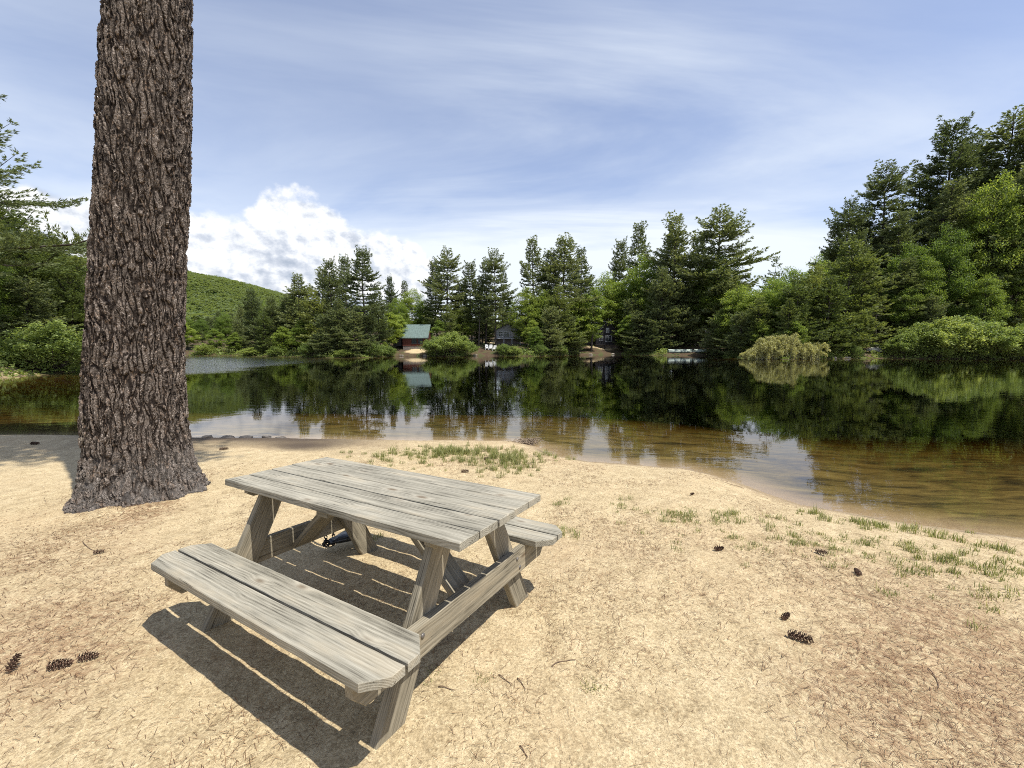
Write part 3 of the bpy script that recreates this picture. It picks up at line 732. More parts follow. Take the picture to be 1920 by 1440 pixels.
def pine(name, seed, H, bare, Rm, blen=0.42, bwid=0.125, nb=5, whorl=0.85, twig_step=0.27, tuft_step=0.27, open_=0.0, mat=None, lean=0.0, top_flat=0.0, trunk_r=None):
    rng = np.random.default_rng(seed)
    root = empty(name)
    tb = MB(); tr_ = trunk_r or 0.011 * H + 0.05
    zs_ = np.linspace(-0.8, H, 14)
    bx = lean * (zs_ / H) ** 2 * H + 0.12 * np.sin(zs_ * 0.35 + seed); by = 0.10 * np.cos(zs_ * 0.3 + seed)
    tube(tb, np.stack([bx, by, zs_], 1), np.maximum(tr_ * (1 - (np.maximum(zs_, 0) / H)) ** 0.85, 0.02), 8)
    Ps = []; Ds = []
    z = bare
    while z < H - 0.25:
        t_ = (z - bare) / (H - bare)
        prof = (1 - t_) ** (0.62 - 0.22 * top_flat) * (0.74 + 0.26 * min(1, t_ * 5)) + 0.09
        k = rng.integers(4, 7)
        a0 = rng.uniform(0, 6.28)
        lop = 1 + 0.22 * np.sin(z * 0.9 + seed) + rng.normal(0, 0.10)
        for q in range(k):
            if rng.random() < open_ + 0.10: continue
            a = a0 + q * 6.283 / k + rng.normal(0, 0.25)
            L = Rm * prof * lop * rng.uniform(0.6, 1.25) * (1 + 0.18 * np.sin(a * 2 + seed + z * 0.5))
            L = max(L, 0.35)
            e = np.interp(t_, [0, 0.4, 0.8, 1], [-0.10, 0.08, 0.40, 0.95]) + rng.normal(0, 0.10)
            out = np.array([math.cos(a), math.sin(a), 0]); c = np.array([np.interp(z, zs_, bx), np.interp(z, zs_, by), z])
            ns = 7; s = np.linspace(0, 1, ns)[:, None]
            up = math.sin(e) * s * L + (0.10 + 0.08 * rng.random()) * L * s ** 2.2 - 0.05 * L * np.sin(s * 3.14)
            br = c + out * s * L * math.cos(e) + np.array([0, 0, 1]) * up
            if L > 1.0: tube(tb, br[::2], np.linspace(0.010 * L + 0.02, 0.01, 4), 4, False)
            nt = max(2, int(L / twig_step))
            for si in np.linspace(0.22 if t_ < 0.75 else 0.05, 1.0, nt):
                si = min(1, max(0, si + rng.normal(0, 0.02)))
                p = np.array([np.interp(si, s[:, 0], br[:, i_]) for i_ in range(3)])
                for sd in (-1, 1):
                    ta = a + sd * (0.85 + rng.normal(0, 0.2)); tl = (0.42 * L * (1 - si) + 0.22) * rng.uniform(0.6, 1.2)
                    td = np.array([math.cos(ta), math.sin(ta), 0.18 + rng.normal(0, 0.12)])
                    m_ = max(1, int(tl / tuft_step))
                    ff = (np.arange(m_) + 1) / m_
                    Ps.append(p + td * (ff * tl)[:, None] + rng.normal(0, 1, (m_, 3)) * np.array([0.05, 0.05, 0.03])); Ds.append(np.tile(td + np.array([0, 0, 0.22]), (m_, 1)))
            Ps.append(br[-1:]); Ds.append((out + np.array([0, 0, 0.6]))[None])
        z += whorl * rng.uniform(0.65, 1.35) * (1.0 - 0.35 * t_)
    # leader
    kk = 6; Ps.append(np.stack([np.full(kk, bx[-1]), np.full(kk, by[-1]), np.linspace(H - 0.8, H, kk)], 1)); Ds.append(np.tile([0, 0, 1.0], (kk, 1)))
    v, q = blades(np.concatenate(Ps), np.concatenate(Ds), nb, blen, bwid, rng, 0.62)
    tb.build('trunk', M_TBARK, root, True)
    MB().add(v, q).build('crown', mat or M_PINE, root)
    root['H'] = H
    return root
def broad(name, seed, H, bare, Rm, size=0.21, nleaf=18000, mat=None, elong=1.0, stems=1, clump=0.66, shoots=0):
    rng = np.random.default_rng(seed); root = empty(name); tb = MB()
    cz = (H + bare) / 2; hz = (H - bare) / 2
    for s_ in range(stems):
        dx_ = rng.normal(0, 0.25) * (stems > 1)
        tube(tb, [(dx_ * 0.4, 0, -0.7), (dx_, 0, bare * 0.6), (dx_ * 1.8 + 0.1, 0.1, cz), (dx_ * 2.5, 0, H * 0.9)], [0.012 * H + .05, 0.010 * H + .03, 0.05, 0.015], 7)
    nc = int(84 * (Rm / 3.0) * max(1.0, hz / 3.2) ** 0.7) + 10
    cl = []; lim = []
    for k in range(nc):
        d = rng.normal(0, 1, 3); d /= np.linalg.norm(d); rr_ = rng.uniform(0.35, 1.0) ** 0.6
        zz_ = d[2] * rr_
        wid = 1 - 0.35 * max(0, zz_) ** 2 - 0.15 * max(0, -zz_)
        p = np.array([d[0] * rr_ * Rm * wid, d[1] * rr_ * Rm * wid, cz + zz_ * hz])
        p[0] *= 1 + 0.2 * math.sin(seed + p[2])
        cl.append(p)
        if k % 5 == 0: tube(tb, [(0, 0, min(p[2] - 0.3 * np.hypot(p[0], p[1]), H * 0.85)), tuple(p * np.array([.5, .5, 1]) - np.array([0, 0, 0.15 * Rm])), tuple(p)], [0.05, 0.035, 0.012], 4, False)
    for k in range(shoots):
        a = rng.uniform(0, 6.28); r_s = Rm * rng.uniform(0.1, 1.1); zt_ = H * rng.uniform(0.75, 1.18) * (1 - 0.45 * (r_s / Rm) ** 2)
        tube(tb, [(0, 0, 0), (math.cos(a) * r_s * 0.7, math.sin(a) * r_s * 0.7, zt_ * 0.6), (math.cos(a) * r_s, math.sin(a) * r_s, zt_)], [0.02, 0.015, 0.006], 4, False)
        for f in (0.7, 0.8, 0.9, 1.0): cl.append(np.array([math.cos(a) * r_s * f, math.sin(a) * r_s * f, zt_ * f]))
    cl = np.array(cl); ncl0 = nc; nc = len(cl)
    idx = rng.integers(0, nc, nleaf)
    cs = rng.uniform(0.55, 1.25, nc) * clump * Rm / 3.0 + 0.12
    off = rng.normal(0, 1, (nleaf, 3)); off /= np.linalg.norm(off, axis=1)[:, None]; off *= (rng.random((nleaf, 1)) ** 0.45)
    cs[ncl0:] *= 0.35
    off[:, 2] *= 0.48; off[:, 2] += 0.1
    P = cl[idx] + off * cs[idx][:, None] * 1.15 + rng.normal(0, 0.10, (nleaf, 3))
    P[:, 2] = np.maximum(P[:, 2], 0.05)
    v, q = leaves(P, size, rng)
    tb.build('trunk', M_TBARK, root, True); MB().add(v, q).build('crown', mat or M_LEAF, root)
    root['H'] = H
    return root
def copy_tree(o):
    c = o.copy(); col.objects.link(c)
    for ch in [k for k in bpy.data.objects if k.parent == o]:
        d = ch.copy(); col.objects.link(d); d.parent = c
    return c

protos = {
 'A': lambda: pine('white_pine', 11, 26, 5.0, 5.4, whorl=0.95, top_flat=0.5),
 'B': lambda: pine('white_pine', 12, 24, 1.5, 4.8),
 'C': lambda: pine('white_pine', 13, 27, 7.0, 5.4, open_=0.06, whorl=1.1, top_flat=0.9),
 'D': lambda: pine('white_pine', 14, 20, 0.8, 4.2, whorl=0.68),
 'S': lambda: pine('slender_pine', 15, 22, 9.0, 2.9),
 'E': lambda: pine('hemlock', 16, 14, 0.4, 3.8, whorl=0.55, mat=M_PINE),
 'Y': lambda: pine('young_pine', 17, 15, 0.9, 3.6, mat=M_PINE2),
 'N': lambda: pine('thin_pine', 18, 15, 2.0, 2.6, open_=0.35, whorl=0.7, nb=4, mat=M_PINE2),
 'M': lambda: broad('maple', 21, 14, 1.2, 3.8, nleaf=24000),
 'm': lambda: broad('maple', 22, 10, 0.8, 2.6, nleaf=13000),
 'K': lambda: broad('birch', 23, 13, 1.5, 2.1, nleaf=12000, stems=2),
}
built = {}
def get(kind):
    if kind not in built: built[kind] = [protos[kind](), False]
    p, used = built[kind]
    if not used: built[kind][1] = True; return p
    return copy_tree(p)
KINDN = {'A': ('tall spreading white pine', 'conifer'), 'B': ('full dark white pine', 'conifer'), 'C': ('tall open-crowned white pine', 'conifer'), 'D': ('dense conical pine', 'conifer'),
         'S': ('slender bare-stemmed pine', 'conifer'), 'E': ('low dark hemlock', 'conifer'), 'Y': ('yellow-green young pine', 'conifer'), 'N': ('thin see-through pine', 'conifer'),
         'M': ('bright green maple', 'broadleaf'), 'm': ('small bright green maple', 'broadleaf'), 'K': ('narrow fresh green birch', 'broadleaf')}
rt = random.Random(77)
placed = []
def shore_y(px):      # depth of the far waterline in this column
    ys = [p[1] for p in far_px]; xs = [p[0] for p in far_px]
    return at(px, float(np.interp(px, xs, ys)))[1]
def plant(kind, px, top, back, wscale=1.0, label=None, Y=None):
    """one tree: survey column, row of its tip, metres behind the waterline, relative width"""
    if px > 1580: top += 13
    Y = Y or shore_y(px) + back
    x = along(px, Y); gz_ = ground_z(x, Y); ht = height(top, Y) - gz_
    o = get(kind); Hp = o['H']; s = ht / Hp
    o.location = (x, Y, gz_ - 0.1); wscale *= 1.12 * rt.uniform(0.9, 1.14); o.scale = (s * wscale, s * wscale, s); o.rotation_euler = (rt.gauss(0, 0.022), rt.gauss(0, 0.022), rt.uniform(0, 6.28))
    placed.append((o, kind, px, Y, label)); return o

TREES = [
 # left-middle of the far shore
 ('m', 352, 608, 4, 1.3), ('M', 380, 596, 9, 1.0), ('m', 405, 615, 3, 1.3), ('M', 425, 585, 12, 1.0), ('m', 440, 622, 2.5, 1.1),
 ('D', 478, 541, 9, 1.0), ('B', 455, 575, 12, 1.1), ('E', 447, 600, 4, 1.0), ('D', 512, 556, 6, 1.05), ('Y', 497, 585, 3, 1.1), ('B', 540, 560, 8, 1.1),
 ('m', 530, 612, 3, 1.2), ('D', 567, 514, 10, 1.0), ('Y', 592, 545, 5, 1.0), ('m', 565, 600, 2.5, 1.0), ('B', 610, 505, 12, 1.05), ('A', 627, 490, 9, 0.85), ('A', 652, 484, 11, 0.85),
 ('A', 686, 472, 5, 1.0), ('D', 640, 560, 3, 1.0), ('E', 612, 590, 2.5, 1.3), ('E', 665, 585, 2, 1.3), ('E', 690, 600, 3, 1.2), ('D', 712, 545, 6, 0.9),
 ('A', 733, 521, 30, 0.7), ('S', 762, 527, 30, 0.9), ('m', 728, 585, 7, 1.2), ('M', 775, 541, 20, 0.9), ('M', 748, 560, 15, 1.0), ('M', 800, 560, 17, 1.0), ('m', 722, 640, 2.5, 0.9),
 ('C', 838, 470, 13, 0.95), ('A', 820, 492, 17, 0.7), ('Y', 846, 575, 8, 0.9), ('m', 826, 600, 7, 1.1), ('A', 885, 495, 11, 0.75), ('D', 866, 530, 16, 0.9), ('C', 930, 472, 8, 0.75), ('S', 912, 490, 12, 0.9), ('S', 942, 510, 12, 0.8), ('S', 898, 520, 7, 0.7),
 ('M', 958, 560, 19, 0.9), ('M', 985, 540, 10, 0.85), ('E', 905, 585, 15, 1.2), ('m', 996, 600, 5, 0.9), ('B', 1004, 448, 12, 0.85), ('A', 1054, 450, 9, 1.05), ('A', 1030, 475, 12, 0.8), ('B', 1092, 468, 13, 0.8),
 ('Y', 1050, 540, 4, 1.0), ('E', 1032, 575, 2.5, 1.1), ('E', 1068, 590, 2.5, 1.1), ('m', 1005, 612, 2.5, 1.0), ('K', 1108, 538, 4, 1.0), ('m', 1088, 560, 6, 0.9),
 ('M', 1135, 512, 16, 1.0), ('A', 1156, 455, 20, 0.7), ('B', 1200, 420, 17, 0.85), ('M', 1205, 478, 11, 0.8), ('M', 1172, 520, 12, 0.9), ('E', 1185, 560, 6, 1.2), ('E', 1200, 585, 2.5, 1.4), ('E', 1222, 600, 2, 1.1),
 ('B', 1265, 405, 9, 0.95), ('A', 1250, 440, 13, 0.85), ('D', 1240, 500, 5, 1.0), ('D', 1278, 520, 9, 1.0), ('C', 1341, 395, 8, 1.08), ('M', 1345, 470, 10, 0.9), ('M', 1318, 505, 14, 0.9), ('A', 1305, 445, 19, 0.8),
 ('D', 1362, 560, 4, 1.2), ('E', 1350, 590, 2.5, 1.5), ('E', 1390, 585, 4, 1.3), ('N', 1400, 515, 24, 0.8), ('M', 1392, 545, 12, 0.8), ('M', 1440, 520, 12, 1.0), ('N', 1443, 484, 18, 0.7), ('M', 1480, 500, 14, 0.9), ('Y', 1420, 560, 5, 1.1), ('m', 1430, 600, 4, 1.1),
 ('Y', 1490, 520, 5, 1.1), ('Y', 1525, 500, 6, 1.0), ('Y', 1478, 560, 4, 1.0), ('C', 1572, 376, 16, 0.85), ('A', 1550, 430, 18, 0.75), ('Y', 1578, 455, 5, 1.05), ('Y', 1545, 520, 3.5, 1.0), ('N', 1610, 470, 4, 1.2), ('N', 1640, 520, 3, 1.1), ('E', 1650, 540, 9, 1.1),
 ('C', 1640, 298, 17, 1.0), ('A', 1610, 400, 20, 0.9), ('B', 1668, 385, 13, 0.95), ('D', 1690, 470, 7, 1.1), ('A', 1740, 226, 22, 1.0), ('B', 1700, 300, 24, 1.0), ('C', 1775, 250, 26, 0.8), ('B', 1760, 330, 14, 1.0), ('C', 1850, 206, 20, 1.05), ('A', 1812, 290, 24, 1.0), ('B', 1800, 350, 15, 0.9),
 ('A', 1895, 232, 17, 1.0), ('B', 1925, 216, 22, 1.0), ('A', 1975, 225, 16, 1.0), ('M', 1822, 318, 10, 0.50), ('M', 1770, 405, 8, 0.55), ('M', 1725, 465, 7, 0.65), ('M', 1900, 480, 7, 0.7), ('D', 1905, 290, 9, 0.95), ('M', 1690, 520, 6, 0.75), ('M', 1840, 500, 6, 0.7), ('E', 1790, 490, 9, 1.2), ('D', 1740, 540, 5, 1.0), ('m', 750, 590, 8, 1.1), ('M', 868, 575, 12, 1.0), ('M', 1022, 545, 9, 1.0), ('m', 1080, 560, 5, 1.1), ('M', 1150, 550, 10, 1.0), ('M', 1235, 505, 11, 0.8), ('m', 1180, 590, 4, 1.1), ('M', 1300, 520, 10, 0.9), ('M', 1378, 535, 7, 0.9), ('M', 1412, 545, 9, 1.0), ('M', 1462, 525, 8, 1.0), ('M', 1508, 515, 8, 1.0), ('M', 1540, 490, 12, 0.9), ('m', 1490, 600, 3, 1.1), ('m', 1560, 600, 3, 1.0), ('M', 595, 590, 9, 0.9), ('m', 650, 610, 2.5, 1.0), ('M', 1700, 440, 9, 0.7), ('C', 1868, 330, 12, 1.0), ('S', 1840, 430, 9, 1.2), ('C', 1912, 300, 9, 1.0), ('A', 1955, 330, 10, 1.1), ('S', 1893, 440, 12, 1.1), ('M', 1790, 380, 13, 0.6),
 ('D', 1800, 330, 26, 1.2), ('D', 1870, 330, 28, 1.2), ('B', 1640, 400, 26, 1.1), ('D', 1590, 480, 14, 1.1),
]
rt2 = random.Random(5)
for tr in TREES: plant(*tr[:5])
# a back row that closes the woods
for k in range(40):
    px = 545 + k * (1500 / 40) + rt2.uniform(-12, 12)
    if 1385 < px < 1530: top = rt2.uniform(560, 590)
    elif px < 740: top = rt2.uniform(545, 575)
    elif px < 1000: top = rt2.uniform(552, 580)
    else: top = rt2.uniform(500, 545) if px < 1540 else 470 - (px - 1540) * 0.45
    plant(rt2.choice('BDDMB'), px, top, rt2.uniform(26, 38), 1.25)
for k in range(10): plant(rt2.choice('MDB'), 350 + k * 21, 600 - k * 5 + rt2.uniform(-8, 8), rt2.uniform(18, 30), 1.2)

# the near left shore: a large pine reaching into the picture, others behind it
near = pine('near_white_pine', 31, 16.3, 5.5, 7.2, blen=0.25, bwid=0.045, nb=7, whorl=1.2, twig_step=0.22, tuft_step=0.17, open_=0.05, mat=M_PINE, top_flat=1.0)
near.location = (along(-95, 24.5), 24.5, ground_z(along(-95, 24.5), 24.5) - 0.1); near.rotation_euler = (0, 0, 1.0)
protos['F'] = lambda: pine('shore_pine', 33, 11, 0.4, 4.6, blen=0.24, bwid=0.050, nb=7, whorl=0.42, twig_step=0.24, tuft_step=0.18, mat=M_PINE2, top_flat=0.5)
KINDN['F'] = ('bushy low-branched pine', 'conifer')
placed.append((near, 'big', -95, 24.5, 'big white pine on the left shore whose long boughs reach in from the edge'))
LEFT = [('F', 25, 385, 34, 1.0), ('F', 92, 452, 36, 1.0), ('F', 135, 520, 35, 1.0), ('F', -50, 470, 32, 1.0), ('D', 30, 405, 36, 1.25), ('B', -40, 300, 36, 1.2), ('D', 85, 440, 36, 1.15), ('E', 60, 520, 31, 1.3), ('B', 135, 470, 44, 1.0), ('M', -10, 480, 30, 0.8), ('D', 5, 560, 29.5, 0.9), ('D', 120, 520, 38, 1.2), ('M', 165, 520, 50, 1.0), ('B', 200, 500, 56, 1.0), ('M', 240, 540, 62, 1.0), ('D', 290, 545, 70, 1.2), ('M', 330, 585, 80, 1.0), ('E', 150, 560, 40, 1.3)]
for k, px, top, Y, ws_ in LEFT: plant(k, px, top, 0, ws_, Y=Y)
# crown of the big near pine (above the frame; it shades the shore on the left)
rng = np.random.default_rng(3); cb = MB(); Ps = []; Ds = []
tb = MB()
for k in range(70):
    z = rng.uniform(10.5, 22); a = rng.uniform(0, 6.28); L = 3.4 * (1 - (z - 10) / 15) ** 0.6 * rng.uniform(0.6, 1.1); cxx = np.interp(z, zk, xk) - TRX
    d = np.array([math.cos(a), math.sin(a), 0.2]); n_ = int(L / 0.12)
    f = rng.uniform(0.2, 1, n_ * 5); Ps.append(np.array([cxx, 0, z]) + d * (f * L)[:, None] + rng.normal(0, 0.25, (len(f), 3)) * np.array([1, 1, 0.3])); Ds.append(np.tile(d + [0, 0, .5], (len(f), 1)))
    tube(tb, [(cxx, 0, z), tuple(np.array([cxx, 0, z]) + d * L)], [0.06, 0.02], 5, False)
v, q = blades(np.concatenate(Ps), np.concatenate(Ds), 6, 0.28, 0.05, rng); MB().add(v, q).build('crown', M_PINE, tree); tb.build('limbs', M_TBARK, tree)

# ------------------------------------------------------------------ labels that single each tree out
LAND = [(-165, 'big near-left pine'), (352, 'lake end'), (778, 'green-roofed cabin'), (952, 'grey gabled cottage'), (1138, 'dark chalet'), (1291, 'upturned boats'), (1472, 'withered brush'), (1650, 'pale shore boulder'), (1850, 'right leafy bank')]
groups = {'conifer': 'conifers of the lakeside woods', 'broadleaf': 'leafy trees of the lakeside woods'}
ORD = ['first', 'second', 'third', 'fourth', 'fifth', 'sixth', 'seventh', 'eighth', 'ninth', 'tenth', 'eleventh', 'twelfth', 'thirteenth', 'fourteenth', 'fifteenth', 'sixteenth']
buckets = {}
for o, kind, px, Y, lab in placed:
    if lab: tag(o, lab, 'tree', groups['conifer']); continue
    d = [(abs(px - lx), lx, nm) for lx, nm in LAND[1:]]; _, lx, nm = min(d)
    if px < 345: nm = 'big near trunk'; lx = 250
    side = 'left' if px < lx else 'right'
    buckets.setdefault((kind, nm, side), []).append((abs(px - lx), o))
for (kind, nm, side), lst in buckets.items():
    lst.sort(key=lambda q: q[0])
    for i_, (dd, o) in enumerate(lst):
        desc, fam = KINDN[kind]
        tag(o, f"{desc}, {ORD[i_] + ' of its kind' if len(lst) > 1 else 'the one'} {side} of the {nm}", 'tree', groups[fam])

# ------------------------------------------------------------------ shrubs on the shores
shr = broad('shrub', 41, 2.6, 0.1, 1.9, size=0.115, nleaf=15000, mat=M_SHRUB, stems=3, clump=0.62, shoots=40)
shr_used = False
SHRUBS = [(700, 642, 1.5, 1.3, 'leafy bush left of the sandy landing by the green-roofed cabin'), (728, 650, 1.0, 1.2, 'low bush beside the sandy landing of the green-roofed cabin'),
 (818, 634, 1.2, 1.3, 'leafy bush just right of the green-roofed cabin'), (846, 626, 1.5, 1.3, 'tallest bush between the cabin and the gabled cottage'), (872, 638, 1.0, 1.2, 'bush left of the white beach chairs'),
 (945, 646, 1.4, 1.3, 'rounded bush on the water in front of the gabled cottage'), (965, 650, 1.2, 1.1, 'dark low bush right of the cottage bush'), (1010, 645, 1.5, 1.3, 'low bush under the dense pines right of the cottage'), (1048, 648, 1.2, 1.3, 'low bush left of the dark chalet landing'),
 (385, 645, 1.5, 1.4, 'green bush at the lake end beside the trunk'), (470, 652, 1.2, 1.4, 'shoreline bush under the conical pines'), (520, 650, 1.2, 1.3, 'shoreline bush with pale leaves, centre of the left far shore'), (585, 640, 1.3, 1.2, 'pale green bush at the foot of the left pine group'), (645, 655, 1.0, 1.3, 'low bush under the tallest left pine'),
 (1600, 648, 1.0, 1.0, 'small bush right of the withered brush'), (1690, 630, 1.5, 1.2, 'bush behind the pale rock'), (1735, 610, 2.0, 1.2, 'big leafy bush right of the pale rock'), (1775, 602, 1.5, 1.2, 'pale leafy bush in the middle of the right bank'), (1815, 598, 2.0, 1.2, 'tallest leafy bush of the right bank'), (1850, 612, 1.2, 1.2, 'leafy bush below the brown slope'), (1885, 618, 1.8, 1.2, 'leafy bush near the right edge of the bank'), (1925, 610, 1.5, 1.3, 'leafy bush at the far right end of the bank'),
 (1760, 645, 0.6, 1.2, 'low bush overhanging the water, left part of the right bank'), (1830, 645, 0.6, 1.3, 'low bush overhanging the water, middle of the right bank'), (1900, 648, 0.6, 1.3, 'low bush overhanging the water by the right edge')]
def put_shrub(x, Y, ztop, ws_, lab, grp='bushes along the shores', z0=None):
    global shr_used
    gz_ = ground_z(x, Y) if z0 is None else z0
    o = shr if not shr_used else copy_tree(shr); shr_used = True
    s = max(0.4, (ztop - gz_) / 2.7); o.location = (x, Y, gz_ - 0.05); o.scale = (max(s, 0.7) * ws_, max(s, .7) * ws_, s); o.rotation_euler = (0, 0, rt.uniform(0, 6.28))
    tag(o, lab, 'bush', grp); return o
for px, top, back, ws_, lab in SHRUBS:
    Y = shore_y(px) + back; put_shrub(along(px, Y), Y, height(top, Y), ws_, lab)
for px, top, Y, ws_, lab in [(95, 610, 28.5, 1.3, 'tall bright green bush on the left shore beside the big trunk'), (60, 640, 27.5, 1.2, 'low bright bush in the middle of the left shore'), (128, 640, 31, 1.2, 'bright bush half behind the big trunk'), (20, 655, 27.5, 1.1, 'small bush above the sand strip at the left edge')]:
    put_shrub(along(px, Y), Y, height(top, Y), ws_, lab)

# withered brush fallen into the water: arching stems hung with yellowish leaves
fb = empty('fallen_brush'); Yb = shore_y(1472) + 0.9; fb.location = (along(1472, Yb), Yb, WZ - 0.05)
tag(fb, 'withered tan-green fallen treetop lying in the shallows of the right shore', 'fallen brush')
rng = np.random.default_rng(8); tb = MB(); Ps = []; Ds = []
for k in range(150):
    x0 = rng.uniform(-4.6, 4.8); y0 = rng.uniform(-0.3, 1.6); hgt_ = (2.7 + 0.7 * math.sin(x0 * 1.7)) * (1 - (abs(x0) / 6.8) ** 2) * rng.uniform(0.4, 1.12)
    a = rng.uniform(0, 6.28); ln = rng.uniform(0.8, 1.8); s = np.linspace(0, 1, 9)
    arc = np.stack([x0 + math.cos(a) * ln * s + 0.2 * s, y0 + 0.6 * math.sin(a) * ln * s, hgt_ * np.sin(np.minimum(s * 2.5, 3.0)) + 0.05], 1)
    tube(tb, arc, np.linspace(0.03, 0.008, 9), 4, False)
    f = rng.uniform(0.02, 1, 170); P = np.stack([np.interp(f, s, arc[:, i_]) for i_ in range(3)], 1) + rng.normal(0, 0.10, (170, 3)); Ps.append(P); Ds.append(np.tile([0.2 * math.cos(a), 0.2 * math.sin(a), -0.6], (170, 1)))
v, q = blades(np.concatenate(Ps), np.concatenate(Ds), 2, 0.26, 0.06, rng); MB().add(v, q).build('leaves', M_TAN, fb); tb.build('branches', M_GBARK, fb)

# low growth along the far shores, too mixed to count
rng = np.random.default_rng(12); seg = lake[len(near_px):len(near_px) + len(far_px) - 3]; Ps = []
skip = [(742, 802), (888, 935), (1085, 1165), (1250, 1340)]
for i_ in range(len(seg) - 1):
    a, b = seg[i_], seg[i_ + 1]; L = np.linalg.norm(b - a); n_ = min(int(L * 260), 9000)
    if a[1] < 12: continue
    f = rng.random(n_)[:, None]; p = a + (b - a) * f; back = rng.gamma(1.6, 1.9, n_) + 0.05
    nrm = np.array([-(b - a)[1], (b - a)[0]]) / L
    s_t = lake_s([(a + b)[0] / 2 + nrm[0]], [(a + b)[1] / 2 + nrm[1]])[0]
    if s_t < 0: nrm = -nrm
    p = p + nrm * back[:, None]; pxs = 960 + FPX * p[:, 0] / p[:, 1]
    keep = np.ones(n_, bool)
    for lo, hi in skip: keep &= ~((pxs > lo) & (pxs < hi) & (back < 7))
    p = p[keep]
    if len(p) == 0: continue
    z = terrain(p[:, 0], p[:, 1])[0]
    cl_ = np.clip(0.55 + 0.9 * fbm(p[:, 0] * 0.6, p[:, 1] * 0.6, 0, 61, 2), 0.05, 1.6)
    Ps.append(np.column_stack([p, z + rng.random(len(p)) ** 1.5 * cl_ * 0.9]))
v, q = leaves(np.concatenate(Ps), 0.22, rng, 0.3); ug = MB().add(v, q).build('undergrowth', M_SHRUB); tag(ug, 'low leafy growth along the far waterline', 'undergrowth', kind='stuff')

# the wooded mountain side
rng = np.random.default_rng(21); n_ = 15000
aa = rng.uniform(az(-500), az(1000), n_); r_ = np.sqrt(rng.uniform(170 ** 2, 575 ** 2, n_)); cxs, cys = r_ * np.sin(aa), r_ * np.cos(aa)
ok = lake_s(cxs, cys) > 50; cxs, cys = cxs[ok], cys[ok]; cz_ = terrain(cxs, cys)[0]; n_ = len(cxs); K = 36
sz_ = rng.uniform(1.8, 3.4, n_)
off = rng.normal(0, 1, (n_, K, 3)); off /= np.linalg.norm(off, axis=2)[..., None]; off[..., 2] = np.abs(off[..., 2]) * 0.9
P = (np.stack([cxs, cys, cz_ + 3.0], 1)[:, None] + off * sz_[:, None, None]).reshape(-1, 3)
v, q = leaves(P, 1.5, rng, 2.2)
M_HILL = leaf_mat('hillside_leaves', (0.135, 0.17, 0.065), (0.165, 0.205, 0.078), (0.20, 0.24, 0.095), 0.45, 0.3)
hf = MB().add(v, q).build('hillside_forest', M_HILL); tag(hf, 'light green leafy forest covering the distant hill', 'forest', kind='stuff')

# ------------------------------------------------------------------ buildings across the lake
def plain(name, c, rough=0.8, n=None, **kw):
    m, t = material(name); P = t.new('ShaderNodeTexCoord').outputs['Object']
    cc = t.mix(t.sstep(t.noise(P, 4, 5, 0.7), 0.35, 0.7), c, tuple(k * 0.62 for k in c))
    t.l.new(principled(t, cc, rough, t.bump(t.noise(P, 30, 3, 0.6), 0.3, 0.01), **kw).outputs[0], t.out.inputs[0]); return m
M_RBOARD = plain('red_brown_boards', (0.11, 0.034, 0.024)); M_GROOF = plain('green_metal_roof', (0.15, 0.205, 0.185), 0.45)
M_GREY = plain('grey_siding', (0.38, 0.39, 0.41)); M_DARK = plain('dark_stained_boards', (0.035, 0.032, 0.035)); M_DROOF = plain('dark_shingles', (0.06, 0.06, 0.065))
M_TRIM = plain('pale_trim', (0.62, 0.63, 0.65)); M_STONE = plain('foundation_stone', (0.22, 0.19, 0.17)); M_WHITE = plain('white_paint', (0.75, 0.75, 0.73))
m, t = material('window_glass'); t.l.new(principled(t, (0.02, 0.03, 0.045), 0.06, None, 0.8).outputs[0], t.out.inputs[0]); M_GLASS = m
def window(root, c, w_, h_, ax, fm):     # on a wall whose outward normal is -y (ax=0)
    f = MB(); t_ = 0.07
    for (dx_, dz_, sx, sz2) in ((0, h_ / 2, w_ + 0.14, 0.09), (0, -h_ / 2, w_ + 0.14, 0.09), (-w_ / 2, 0, 0.09, h_ - 0.09), (w_ / 2, 0, 0.09, h_ - 0.09), (0, 0, 0.05, h_ - 0.09)):
        box(f, (c[0] + dx_, c[1] - 0.03, c[2] + dz_), (sx, 0.08, sz2))
    fo = f.build('window', fm, root); g = MB(); box(g, (c[0], c[1] - 0.012, c[2]), (w_ - 0.02, 0.02, h_ - 0.02)); g.build('pane', M_GLASS, fo)
